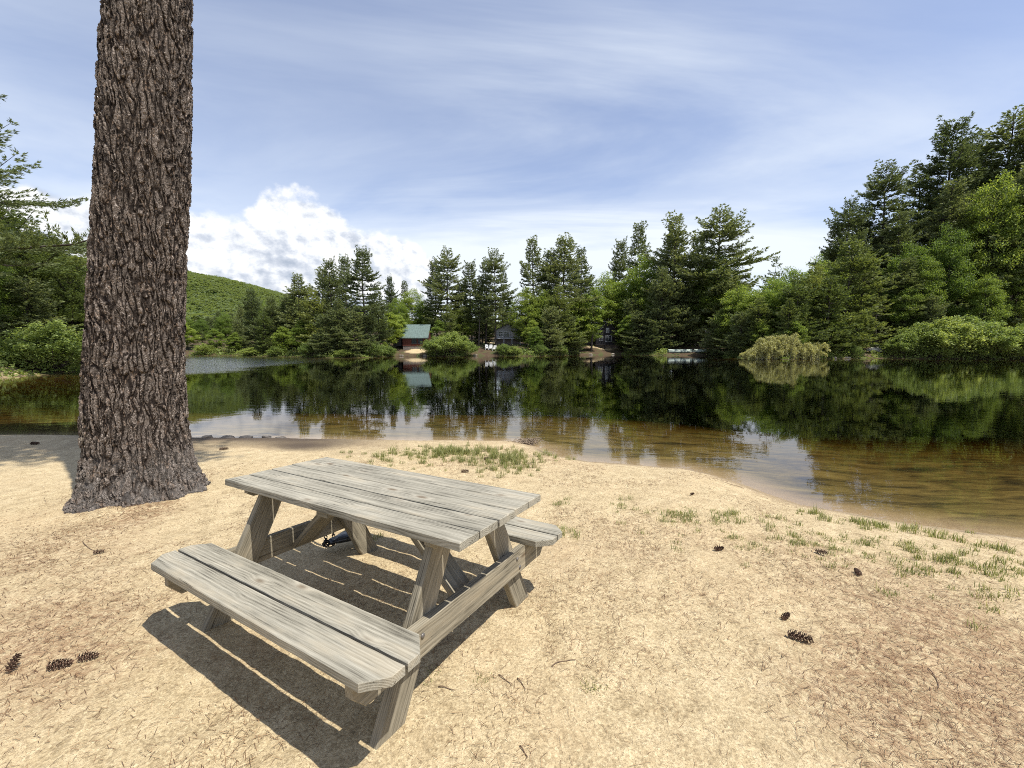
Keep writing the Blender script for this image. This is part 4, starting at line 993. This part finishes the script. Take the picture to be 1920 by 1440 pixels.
def cabin(name, lab, px0, px1, Y, pz_floor, wall_h, depth, roof_rise, gable_front, wm, rm, tm, wins, deck=None, over=0.35, found=None):
    x0, x1 = along(px0, Y), along(px1, Y); W = x1 - x0; cx_ = (x0 + x1) / 2
    r = empty(name, (cx_, Y, pz_floor)); tag(r, lab, 'house' if 'cabin' not in name else 'cabin')
    f = MB(); hW = W / 2
    if gable_front: prism(f, [(-hW, 0, 0), (hW, 0, 0), (hW, 0, wall_h), (0, 0, wall_h + roof_rise), (-hW, 0, wall_h)], (0, depth, 0))
    else: prism(f, [(-hW, 0, 0), (-hW, depth, 0), (-hW, depth, wall_h), (-hW, depth / 2, wall_h + roof_rise), (-hW, 0, wall_h)], (W, 0, 0))
    f.build('wall', wm, r)
    rf = MB(); th_ = 0.12
    if gable_front:
        sl = roof_rise / hW
        for s in (-1, 1):
            prism(rf, [(0, -over, wall_h + roof_rise + 0.02), (s * (hW + over), -over, wall_h - sl * over + 0.02), (s * (hW + over), -over, wall_h - sl * over + 0.02 + th_), (0, -over, wall_h + roof_rise + 0.02 + th_)], (0, depth + 2 * over, 0))
    else:
        sl = roof_rise / (depth / 2)
        for s in (0, 1):
            ye = -over if s == 0 else depth + over
            prism(rf, [(-hW - over, depth / 2, wall_h + roof_rise + 0.02), (-hW - over, ye, wall_h - sl * over + 0.02), (-hW - over, ye, wall_h - sl * over + 0.02 + th_), (-hW - over, depth / 2, wall_h + roof_rise + 0.02 + th_)], (W + 2 * over, 0, 0))
            if s == 0:       # standing seams
                for k in range(13):
                    xx = -hW - over + 0.1 + k * (W + 2 * over - 0.2) / 12
                    prism(rf, [(xx, depth / 2, wall_h + roof_rise + 0.02 + th_ - .01), (xx, ye, wall_h - sl * over + 0.02 + th_ - .01), (xx, ye, wall_h - sl * over + 0.06 + th_), (xx, depth / 2, wall_h + roof_rise + 0.06 + th_)], (0.04, 0, 0))
    rf.build('roof', rm, r)
    for (wx, wz, ww, wh) in wins: window(r, (wx * hW, 0, wz), ww, wh, 0, tm)
    if found:
        g = MB(); box(g, (0, depth / 2 + 0.03, -found / 2 - 0.002), (W - 0.1, depth - 0.02, found)); g.build('foundation', M_STONE, r)
    if deck:
        g = MB(); dd, dh = deck
        box(g, (0, -dd / 2 - 0.003, -0.09), (W + 0.6, dd, 0.16))
        for k in range(4): box(g, (-hW + k * W / 3, -dd + 0.15, -0.17 - dh / 2), (0.14, 0.14, dh))
        for k in range(13): box(g, (-hW - 0.2 + k * (W + 0.4) / 12, -dd + 0.06, 0.45), (0.04, 0.04, 0.88))
        box(g, (0, -dd + 0.06, 0.93), (W + 0.6, 0.09, 0.06)); g.build('deck', wm, r)
    return r
Yg = shore_y(778) + 6.0
g1 = cabin('lakeside_cabin', 'small red-brown cabin under a pale green metal roof at the water', 755, 801, Yg, height(649, Yg), 1.75, 4.2, 2.25, False, M_RBOARD, M_GROOF, M_DARK, [(-0.05, 0.95, 0.9, 1.0), (0.45, 0.95, 0.9, 1.0)], None, 0.3, 1.4)
pb = MB(); hz_ = 0; box(pb, (-3.4, 1.4, 0.75), (1.5, 2.4, 1.5)); pb.build('lean_to', M_DARK, g1)
pb = MB(); prism(pb, [(-4.3, -0.1, 1.52), (-2.63, -0.1, 1.85), (-2.63, -0.1, 1.95), (-4.3, -0.1, 1.62)], (0, 3.0, 0)); pb.build('porch_roof', M_TRIM, g1)
Yc = shore_y(952) + 11
cabin('gabled_cottage', 'grey cottage with a low gable and pale window frames among the pines', 930, 975, Yc, height(634, Yc), 1.55, 5, 1.25, True, M_GREY, M_DROOF, M_TRIM, [(-0.62, 0.85, 0.9, 1.0), (-0.1, 0.8, 1.1, 1.15), (0.55, 0.85, 1.2, 1.0)], (1.4, 1.6), 0.4, 2.0)
Yd = shore_y(1138) + 8
cabin('dark_chalet', 'dark steep-gabled chalet with grey window frames in deep shade', 1117, 1160, Yd, height(645, Yd), 2.0, 5.5, 2.9, True, M_DARK, M_DROOF, M_TRIM, [(-0.55, 1.2, 0.8, 1.0), (0.1, 1.15, 1.2, 1.3), (0.0, 3.0, 0.6, 0.9)], (1.2, 1.2), 0.45, 1.6)
Ye = shore_y(1310) + 17
cabin('shaded_house', 'tall dark house half hidden behind pine boughs above the boats', 1283, 1342, Ye, height(636, Ye), 5.2, 6, 2.2, True, M_DARK, M_DROOF, M_TRIM, [(-0.35, 1.5, 1.3, 1.3), (0.4, 1.5, 1.0, 1.3), (-0.3, 4.0, 1.2, 1.3), (0.45, 4.0, 0.9, 1.5)], None, 0.5, 2.0)

# upturned boats on the little beach
m_boat = plain('pale_green_hull_paint', (0.36, 0.42, 0.36), 0.5)
def boat(px0, px1, lab):
    Y = shore_y((px0 + px1) / 2) + 2.4; x0, x1 = along(px0, Y), along(px1, Y); L = x1 - x0; cxb = (x0 + x1) / 2
    r = empty('upturned_boat', (cxb, Y, max(ground_z(cxb, Y), ground_z(x0, Y), ground_z(x1, Y)) + 0.02)); tag(r, lab, 'boat', 'upturned boats on the little beach')
    n = 18; rows = []
    for k in range(n):
        f = k / (n - 1); wv_ = 0.68 * (min(1, math.sin(min(f * 1.25 + 0.12, 1) * math.pi / 2)) if f < 0.5 else math.cos(max(0, f - 0.6) / 0.4 * 1.25)) ; hh_ = 0.50 + 0.10 * (f - 0.5) ** 2 * 4
        for q_ in range(9):
            a = (q_ / 8 - 0.5) * 2; rows.append((-L / 2 + f * L, a * wv_ * (1 if abs(a) < 1 else 1.06), hh_ * (1 - abs(a) ** 3.2) + 0.02))
    hb = MB(); v = np.array(rows); q_ = [(i * 9 + j, i * 9 + j + 1, (i + 1) * 9 + j + 1, (i + 1) * 9 + j) for i in range(n - 1) for j in range(8)]
    v2 = v.copy(); v2[:, 2] -= 0.03; v2[:, 1] *= 0.96; N = len(v)
    edge_ = [(i * 9, (i + 1) * 9, (i + 1) * 9 + N, i * 9 + N) for i in range(n - 1)] + [(i * 9 + 8 + N, (i + 1) * 9 + 8 + N, (i + 1) * 9 + 8, i * 9 + 8) for i in range(n - 1)]
    ends = [(j, j + 1, j + 1 + N, j + N) for j in range(8)] + [((n - 1) * 9 + j + N, (n - 1) * 9 + j + 1 + N, (n - 1) * 9 + j + 1, (n - 1) * 9 + j) for j in range(8)]
    hb.add(np.concatenate([v, v2]), q_ + [tuple(reversed([a + N for a in k])) for k in q_] + edge_ + ends); hb.build('hull', m_boat, r, True)
    tr_ = MB(); box(tr_, (-L / 2 + 0.02, 0, 0.22), (0.05, 1.0, 0.42)); tr_.build('transom', m_boat, r)
    kl = MB(); box(kl, (0, 0, 0.56), (L * 0.8, 0.04, 0.05)); kl.build('keel', m_boat, r)
boat(1253, 1298, 'left one of two pale green upturned boats on the little beach')
boat(1302, 1333, 'right one of two pale green upturned boats on the little beach')
# white beach chairs left of the cottage
def chair(px, back, rz, lab):
    Y = shore_y(px) + back; x = along(px, Y); r = empty('beach_chair', (x, Y, ground_z(x, Y)), rz); tag(r, lab, 'chair', 'white chairs on the sand by the cottage')
    f = MB(); box(f, (0, 0, 0.36), (0.55, 0.55, 0.05), Matrix.Rotation(R(8), 3, 'X')); f.build('seat', M_WHITE, r)
    f = MB()
    for k in range(5): box(f, (-0.24 + k * 0.12, 0.36, 0.68), (0.10, 0.03, 0.72 + 0.1 * math.sin(k * math.pi / 4)), Matrix.Rotation(R(-20), 3, 'X'))
    f.build('backrest', M_WHITE, r)
    for s in (-1, 1):
        f = MB(); box(f, (s * 0.33, 0.02, 0.58), (0.12, 0.68, 0.03)); f.build('armrest', M_WHITE, r)
        for yy in (-0.24, 0.28): f = MB(); box(f, (s * 0.30, yy, 0.28), (0.05, 0.09, 0.56)); f.build('leg', M_WHITE, r)
chair(913, 5.0, 0.2, 'white chair nearest the bush on the sand left of the cottage'); chair(920, 5.6, -0.1, 'middle white chair of three on the sand left of the cottage'); chair(927, 5.2, -0.3, 'white chair nearest the cottage, rightmost of the three on the sand')

# ------------------------------------------------------------------ rocks
m, t = material('grey_shore_stone'); P = t.new('ShaderNodeTexCoord').outputs['Object']
t.l.new(principled(t, t.ramp(t.noise(P, 9, 5, 0.7), [(0.3, (0.05, 0.045, 0.038)), (0.7, (0.17, 0.15, 0.13))]), 0.75, t.bump(t.noise(P, 18, 5, 0.7), 0.7, 0.03)).outputs[0], t.out.inputs[0]); M_ROCK = m
M_PROCK = plain('pale_granite', (0.50, 0.49, 0.46)); M_PROCK2 = plain('tan_granite', (0.30, 0.26, 0.21))
def rock(name, x, y, z, sx, sy, sz2, seed, mat, lab, grp=None):
    n1, n2 = 22, 14; th_ = np.arange(n1) / n1 * 2 * np.pi; ph = np.linspace(0.02, math.pi - 0.02, n2)
    A_, B_ = np.meshgrid(ph, th_, indexing='ij'); d = np.stack([np.sin(A_) * np.cos(B_), np.sin(A_) * np.sin(B_), np.cos(A_)], -1).reshape(-1, 3)
    rr_ = 1 + 0.38 * fbm(d[:, 0] * 1.3 + seed, d[:, 1] * 1.3, d[:, 2] * 1.3, seed, 3)
    v = d * rr_[:, None] * np.array([sx, sy, sz2])
    q = [(i * n1 + j, (i + 1) * n1 + j, (i + 1) * n1 + (j + 1) % n1, i * n1 + (j + 1) % n1) for i in range(n2 - 1) for j in range(n1)]
    v = np.concatenate([v, v[:n1].mean(0)[None], v[-n1:].mean(0)[None]]); nn = n1 * n2
    tt_ = [(nn, j, (j + 1) % n1) for j in range(n1)] + [(nn + 1, (n2 - 1) * n1 + (j + 1) % n1, (n2 - 1) * n1 + j) for j in range(n1)]
    o = MB().add(v, q, tt_).build(name, mat, None, True); o.location = (x, y, z); tag(o, lab, 'rock', grp); return o
RK = [(388, 819, .12, .05, 'small dark stone at the waterline nearest the big trunk'), (428, 820, .16, .05, 'flat dark stone at the waterline right of the big trunk'), (462, 821, .22, .06, 'wide dark stone, middle of the row at the waterline'), (500, 821, .12, .07, 'rounded stone with a pale top at the waterline'), (527, 822, .15, .05, 'low stone at the right end of the waterline row'), (775, 829, .12, .03, 'flat pinkish stone at the water left of the grass patch')]
for k, (px, py, s_, hz2, lab) in enumerate(RK):
    q = at(px, py, WZ + 0.01); rock('shore_stone', q[0], q[1], WZ + 0.005, s_ * 0.75, s_ * 0.5, hz2 * 0.8, k + 3, M_ROCK, lab, 'dark stones along the near waterline')
Yr = shore_y(1650) + 3; rock('shore_boulder', along(1655, Yr), Yr, ground_z(along(1655, Yr), Yr) + 0.25, 2.1, 1.0, 0.75, 40, M_PROCK, 'pale sunlit boulder on the right shore left of the leafy bank')
for k, (px, lab) in enumerate([(1566, 'small grey rock at the water right of the withered brush'), (1590, 'low grey rock between the withered brush and the pale boulder'), (752, 'small pale rock left of the sandy landing by the cabin'), (797, 'pale rock right of the sandy landing by the cabin'), (1108, 'flat pale rock on the chalet landing'), (1150, 'pale rock at the right end of the chalet landing'), (890, 'pale rock at the left end of the chair beach')]):
    Y = shore_y(px) + 0.6; rock('lakeside_rock', along(px, Y), Y, ground_z(along(px, Y), Y) + 0.05, 0.4, 0.3, 0.16, 50 + k, M_PROCK2, lab, 'rocks along the far waterline')

# ------------------------------------------------------------------ pine cones
m, t = material('pine_cone_scales'); g = t.new('ShaderNodeNewGeometry')
t.l.new(principled(t, t.ramp(g.outputs['Random Per Island'], [(0.1, (0.05, 0.028, 0.018)), (0.8, (0.15, 0.09, 0.06))]), 0.75).outputs[0], t.out.inputs[0]); M_CONE = m
m, t = material('pine_cone_tips'); t.l.new(principled(t, (0.34, 0.27, 0.20), 0.8).outputs[0], t.out.inputs[0]); M_CTIP = m
def make_cone(seed=1, L=0.13, Rr=0.026):
    root = empty('pine_cone'); rng_ = np.random.default_rng(seed); mb = MB(); tipb = MB()
    tube(mb, [(0, 0, 0), (L, 0, 0)], [0.008, 0.004], 6)
    n = 54
    for k in range(n):
        f = k / n; a = k * 2.39996; r = Rr * (math.sin(min(1, f * 2.4 + 0.35) * math.pi / 2)) * (1 - 0.62 * f ** 2); x = f * L
        dr = np.array([0, math.cos(a), math.sin(a)]); ta = np.array([0, -math.sin(a), math.cos(a)]); fw = np.array([1, 0, 0])
        b0_ = fw * x + dr * 0.004; d = (dr * 1.0 + fw * 0.35); wd = 0.0105; e_ = b0_ + d * r * 1.12
        v = [b0_ - ta * 0.003, b0_ + ta * 0.003, e_ * 1 + ta * wd * 0.8 - fw * 0.002, e_ + d * 0.004, e_ - ta * wd * 0.8 - fw * 0.002]
        v2 = [p_ - fw * 0.0022 for p_ in v]
        mb.add(np.array(v + v2), [(0, 1, 2, 4), (9, 7, 6, 5), (0, 5, 6, 1), (1, 6, 7, 2), (4, 9, 5, 0)], [(2, 3, 4), (9, 8, 7)]) 
        tipb.add(np.array([e_ + ta * wd * 0.5 + d * .0005, e_ + d * 0.0065 - fw * 0.001, e_ - ta * wd * 0.5 + d * .0005, e_ + d * 0.002 + fw * 0.0022]), [(0, 1, 2, 3)])
    mb.build('scales', M_CONE, root); tipb.build('scale_tips', M_CTIP, root); return root
cone0 = make_cone(); c_used = False
CONES = [(28, 1249, 0.5, 1.9, 0.6, 'round dark pine cone nearest the left edge, end towards the viewer'), (112, 1247, 0, 0.3, 0.72, 'pine cone lying flat, left one of a touching pair'), (165, 1232, 0, 0.32, 0.62, 'slimmer pine cone, right one of a touching pair'),
 (1473, 1157, 0.1, 0.5, 0.5, 'short pine cone lying above the long open cone right of the table'), (1500, 1196, 0, -0.45, 0.85, 'long open pine cone on bare sand right of the table'),
 (1348, 1029, 0, 0.2, 0.6, 'small dark cone among the sparse grass, left of the other grass cones'), (1540, 1037, 0.2, -0.9, 0.6, 'small dark cone in the middle of the sparse grass'), (1608, 1073, 0, 1.2, 0.55, 'rounded cone at the lower edge of the sparse grass'),
 (1298, 926, 0, 0.4, 0.4, 'tiny cone on bare sand near the curved waterline'), (872, 884, 0, 0.2, 0.8, 'dark cone between the table top and the grass patch'), (912, 860, 0, 0.9, 0.7, 'cone lying inside the bright grass patch'),
 (1015, 1400, 0, 0, 0, None), (420, 842, 0, 0.6, 1.0, 'dark cone on the sand just right of the big trunk, near the water'), (65, 832, 0, 0.2, 1.0, 'dark cone in the trunk shade on the left shore'), (185, 1035, 0, 0.5, 0.5, 'small cone lying on the needle litter below the big trunk')]
for px, py, tilt, yaw_, s_, lab in CONES:
    if not lab: continue
    q = at(px, py, 0.0)
    for _ in range(6): q = at(px, py, ground_z(q[0], q[1]) + 0.015)
    o = cone0 if not c_used else copy_tree(cone0); c_used = True
    L = 0.13 * s_
    o.location = (q[0] - math.cos(yaw_) * L / 2, q[1] - math.sin(yaw_) * L / 2, q[2] + 0.008 * s_); o.rotation_euler = (rt.uniform(0, 6), -tilt, yaw_); o.scale = (s_, s_, s_)
    tag(o, lab, 'pine cone', 'pine cones on the sand')

# ------------------------------------------------------------------ twigs
m, t = material('dead_twig'); t.l.new(principled(t, (0.15, 0.10, 0.065), 0.85).outputs[0], t.out.inputs[0]); M_TWIG = m
TW_ = [((1035, 1250), (1080, 1238), .5, 'curved twig on open sand right of the bench end'), ((970, 1272), (985, 1295), .25, 'short bent twig below the curved twig'), ((935, 1265), (960, 1285), .1, 'straight thin twig beside the short bent twig'), ((822, 1288), (852, 1296), .3, 'light brown twig near the bench foot'), ((1740, 1255), (1760, 1290), .3, 'thin twig on the right of the beach above the brown litter'), ((155, 1015), (200, 1036), -.2, 'twig on the needle litter below the big trunk'), ((975, 1400), (990, 1425), .2, 'twig at the bottom edge of the sand'), ((1395, 905), (1350, 893), .1, 'dark stick lying on the curved waterline')]
for (a, b, bend, lab) in TW_:
    za = 0.004
    A_, B_ = [np.array(at(p[0], p[1], ground_z(*at(p[0], p[1], 0)[:2]) + za)) for p in (a, b)]
    d = B_ - A_; nn = np.array([-d[1], d[0], 0]); s = np.linspace(0, 1, 9)[:, None]
    pts = A_ + d * s + nn * bend * (s * (1 - s)) + np.array([0, 0, 0.004]) * np.sin(s * 9)
    pts[:, 2] = [ground_z(p[0], p[1]) + 0.005 + 0.003 * math.sin(k) for k, p in enumerate(pts)]
    mb = MB(); tube(mb, pts - A_, np.linspace(0.0028, 0.0015, 9), 5); o = mb.build('twig', M_TWIG, None, True); o.location = tuple(A_); tag(o, lab, 'twig', 'dead twigs on the beach')

# ------------------------------------------------------------------ fallen needles
rng = np.random.default_rng(5)
M_NEED = leaf_mat('fallen_needles', (0.09, 0.045, 0.025), (0.21, 0.115, 0.06), (0.38, 0.25, 0.14), 0.1, 0.9)
n_ = 170000; rr_ = 0.7 + 6.5 * rng.random(n_) ** 0.75; aa = rng.uniform(R(-60), R(60), n_)
x, y = rr_ * np.sin(aa), rr_ * np.cos(aa); lit = np.zeros(n_)
for (px, py, rad, amt) in [(60, 1180, 0.5, 1.0), (150, 1250, 0.35, 0.6), (20, 1060, 0.7, 0.7), (270, 945, 0.25, 1.3), (170, 985, 0.3, 0.5), (1830, 1400, 0.5, 1.2), (1700, 1330, 0.35, 0.8), (1900, 1250, 0.5, 0.6), (1150, 1010, 0.5, 0.5), (1500, 1060, 0.7, 0.4), (1780, 1130, 0.7, 0.5)]:
    q = pt(px, py); lit += amt * gauss(x, y, q[0], q[1], rad)
keep = rng.random(n_) < np.clip(0.10 + lit * 0.8 + 0.35 * fbm(x * 2, y * 2, 0, 71, 3), 0.04, 1)
x, y = x[keep], y[keep]; z, s_ = terrain(x, y); ok = s_ > 0.25; x, y, z = x[ok], y[ok], z[ok]; n_ = len(x)
a = rng.uniform(0, 6.28, n_); L = rng.uniform(0.012, 0.05, n_); wd = 0.0008 + 0.00035 * np.hypot(x, y)
dx_, dy_ = np.cos(a) * L / 2, np.sin(a) * L / 2; bx_, by_ = -np.sin(a) * wd / 2, np.cos(a) * wd / 2; k_ = rng.normal(0, 0.04, n_) * L
zb = z + 0.0035; sl = rng.uniform(-0.004, 0.006, n_)
def pnt(fx, fw, dz_): return np.stack([x + dx_ * fx + bx_ * fw + (-np.sin(a)) * k_ * (1 - fx * fx), y + dy_ * fx + by_ * fw + np.cos(a) * k_ * (1 - fx * fx), zb + dz_], 1)
v = np.stack([pnt(-1, -1, 0), pnt(-1, 1, 0), pnt(0, 1, 0.004), pnt(0, -1, 0.004), pnt(1, -1, sl), pnt(1, 1, sl)], 1).reshape(-1, 3)
b_ = np.arange(n_)[:, None] * 6; q = np.concatenate([b_ + [0, 3, 2, 1], b_ + [3, 4, 5, 2]])
nd = MB().add(v, q).build('fallen_needles', M_NEED); tag(nd, 'dry pine needles scattered over the sand', 'pine needles', kind='stuff')

# ------------------------------------------------------------------ grass
M_GRASS = leaf_mat('beach_grass', (0.13, 0.14, 0.055), (0.18, 0.215, 0.07), (0.36, 0.35, 0.16), 0.32, 0.8)
rng = np.random.default_rng(9); tufts = []
for (px, py, n, sx, sy, ht) in [(870, 848, 190, 0.85, 0.32, 0.085), (850, 840, 60, 0.3, 0.15, 0.12), (960, 858, 50, 0.18, 0.30, 0.13), (790, 838, 30, 0.5, 0.12, 0.06), (930, 870, 30, 0.25, 0.2, 0.08), (1500, 955, 7, 0.10, 0.08, 0.10), (1530, 975, 16, 0.9, 0.12, 0.055), (1290, 975, 28, 0.35, 0.12, 0.05), (1330, 985, 16, 0.2, 0.1, 0.06), (1640, 985, 26, 0.35, 0.07, 0.065), (1600, 1030, 34, 0.8, 0.14, 0.05), (1755, 1005, 6, 0.06, 0.04, 0.08), (1830, 1085, 50, 0.45, 0.12, 0.055), (1700, 1060, 34, 0.5, 0.13, 0.05), (1880, 1035, 8, 0.08, 0.05, 0.06), (1870, 1150, 26, 0.4, 0.15, 0.04), (1400, 1020, 30, 0.6, 0.2, 0.04), (690, 1022, 5, 0.05, 0.04, 0.06), (815, 1303, 3, 0.02, 0.02, 0.02), (905, 1308, 2, 0.015, 0.015, 0.018), (1115, 1328, 3, 0.02, 0.02, 0.02), (1170, 955, 8, .15, .1, .05), (1050, 950, 6, .2, .1, .04), (1050,1010,8,.1,.06,.05)]:
    q = pt(px, py, -0.08)
    for k in range(n): tufts.append((q[0] + rng.normal(0, sx * 0.85), q[1] + rng.normal(0, sy * 1.1), ht * rng.uniform(0.35, 1.35)))
tf = np.array(tufts); z, s_ = terrain(tf[:, 0], tf[:, 1]); ok = s_ > 0.05; tf = tf[ok]; z = z[ok]
NB = 24; n_ = len(tf) * NB; bx0 = np.repeat(tf[:, 0], NB) + rng.normal(0, 0.022, n_); by0 = np.repeat(tf[:, 1], NB) + rng.normal(0, 0.022, n_); bz0 = np.repeat(z, NB) - 0.003
hh_ = np.repeat(tf[:, 2], NB) * rng.uniform(0.45, 1.15, n_); a = rng.uniform(0, 6.28, n_); ln_ = rng.uniform(0.15, 0.9, n_) * hh_; wd = 0.0011 + 0.0002 * np.hypot(bx0, by0)
ca, sa = np.cos(a), np.sin(a)
def gp(f, side, hf): return np.stack([bx0 + ca * ln_ * f ** 1.7 - sa * wd * side, by0 + sa * ln_ * f ** 1.7 + ca * wd * side, bz0 + hh_ * hf], 1)
v = np.stack([gp(0, -1, 0), gp(0, 1, 0), gp(0.55, 0.8, 0.62), gp(0.55, -0.8, 0.62), gp(1, 0, 1.0)], 1).reshape(-1, 3); b_ = np.arange(n_)[:, None] * 5
gr = MB().add(v, b_ + [0, 1, 2, 3], b_ + [3, 2, 4]).build('grass', M_GRASS); tag(gr, 'thin green grass sprouting from the sand by the water', 'grass', kind='stuff')
# dry root clump at the water's edge
q = at(990, 829, WZ + 0.05); rc = empty('driftwood_clump', (q[0], q[1], WZ + 0.02)); tag(rc, 'tangle of dry grey roots at the waterline by the grass patch', 'driftwood')
mb = MB(); rng = np.random.default_rng(2)
for k in range(60):
    a = rng.uniform(0, 6.28); ln = rng.uniform(0.08, 0.24); p0_ = rng.normal(0, 0.06, 3) * [1.4, 1, 0]; s = np.linspace(0, 1, 6)[:, None]
    tube(mb, p0_ + np.array([math.cos(a) * ln * 1.2, math.sin(a) * ln * 0.6, 0]) * s + np.array([0, 0, 1]) * 0.11 * np.sin(s * 2.7) * rng.uniform(0.3, 1.1), np.linspace(0.008, 0.003, 6), 4)
mb.build('roots', plain('dry_root', (0.26, 0.20, 0.14)), rc)
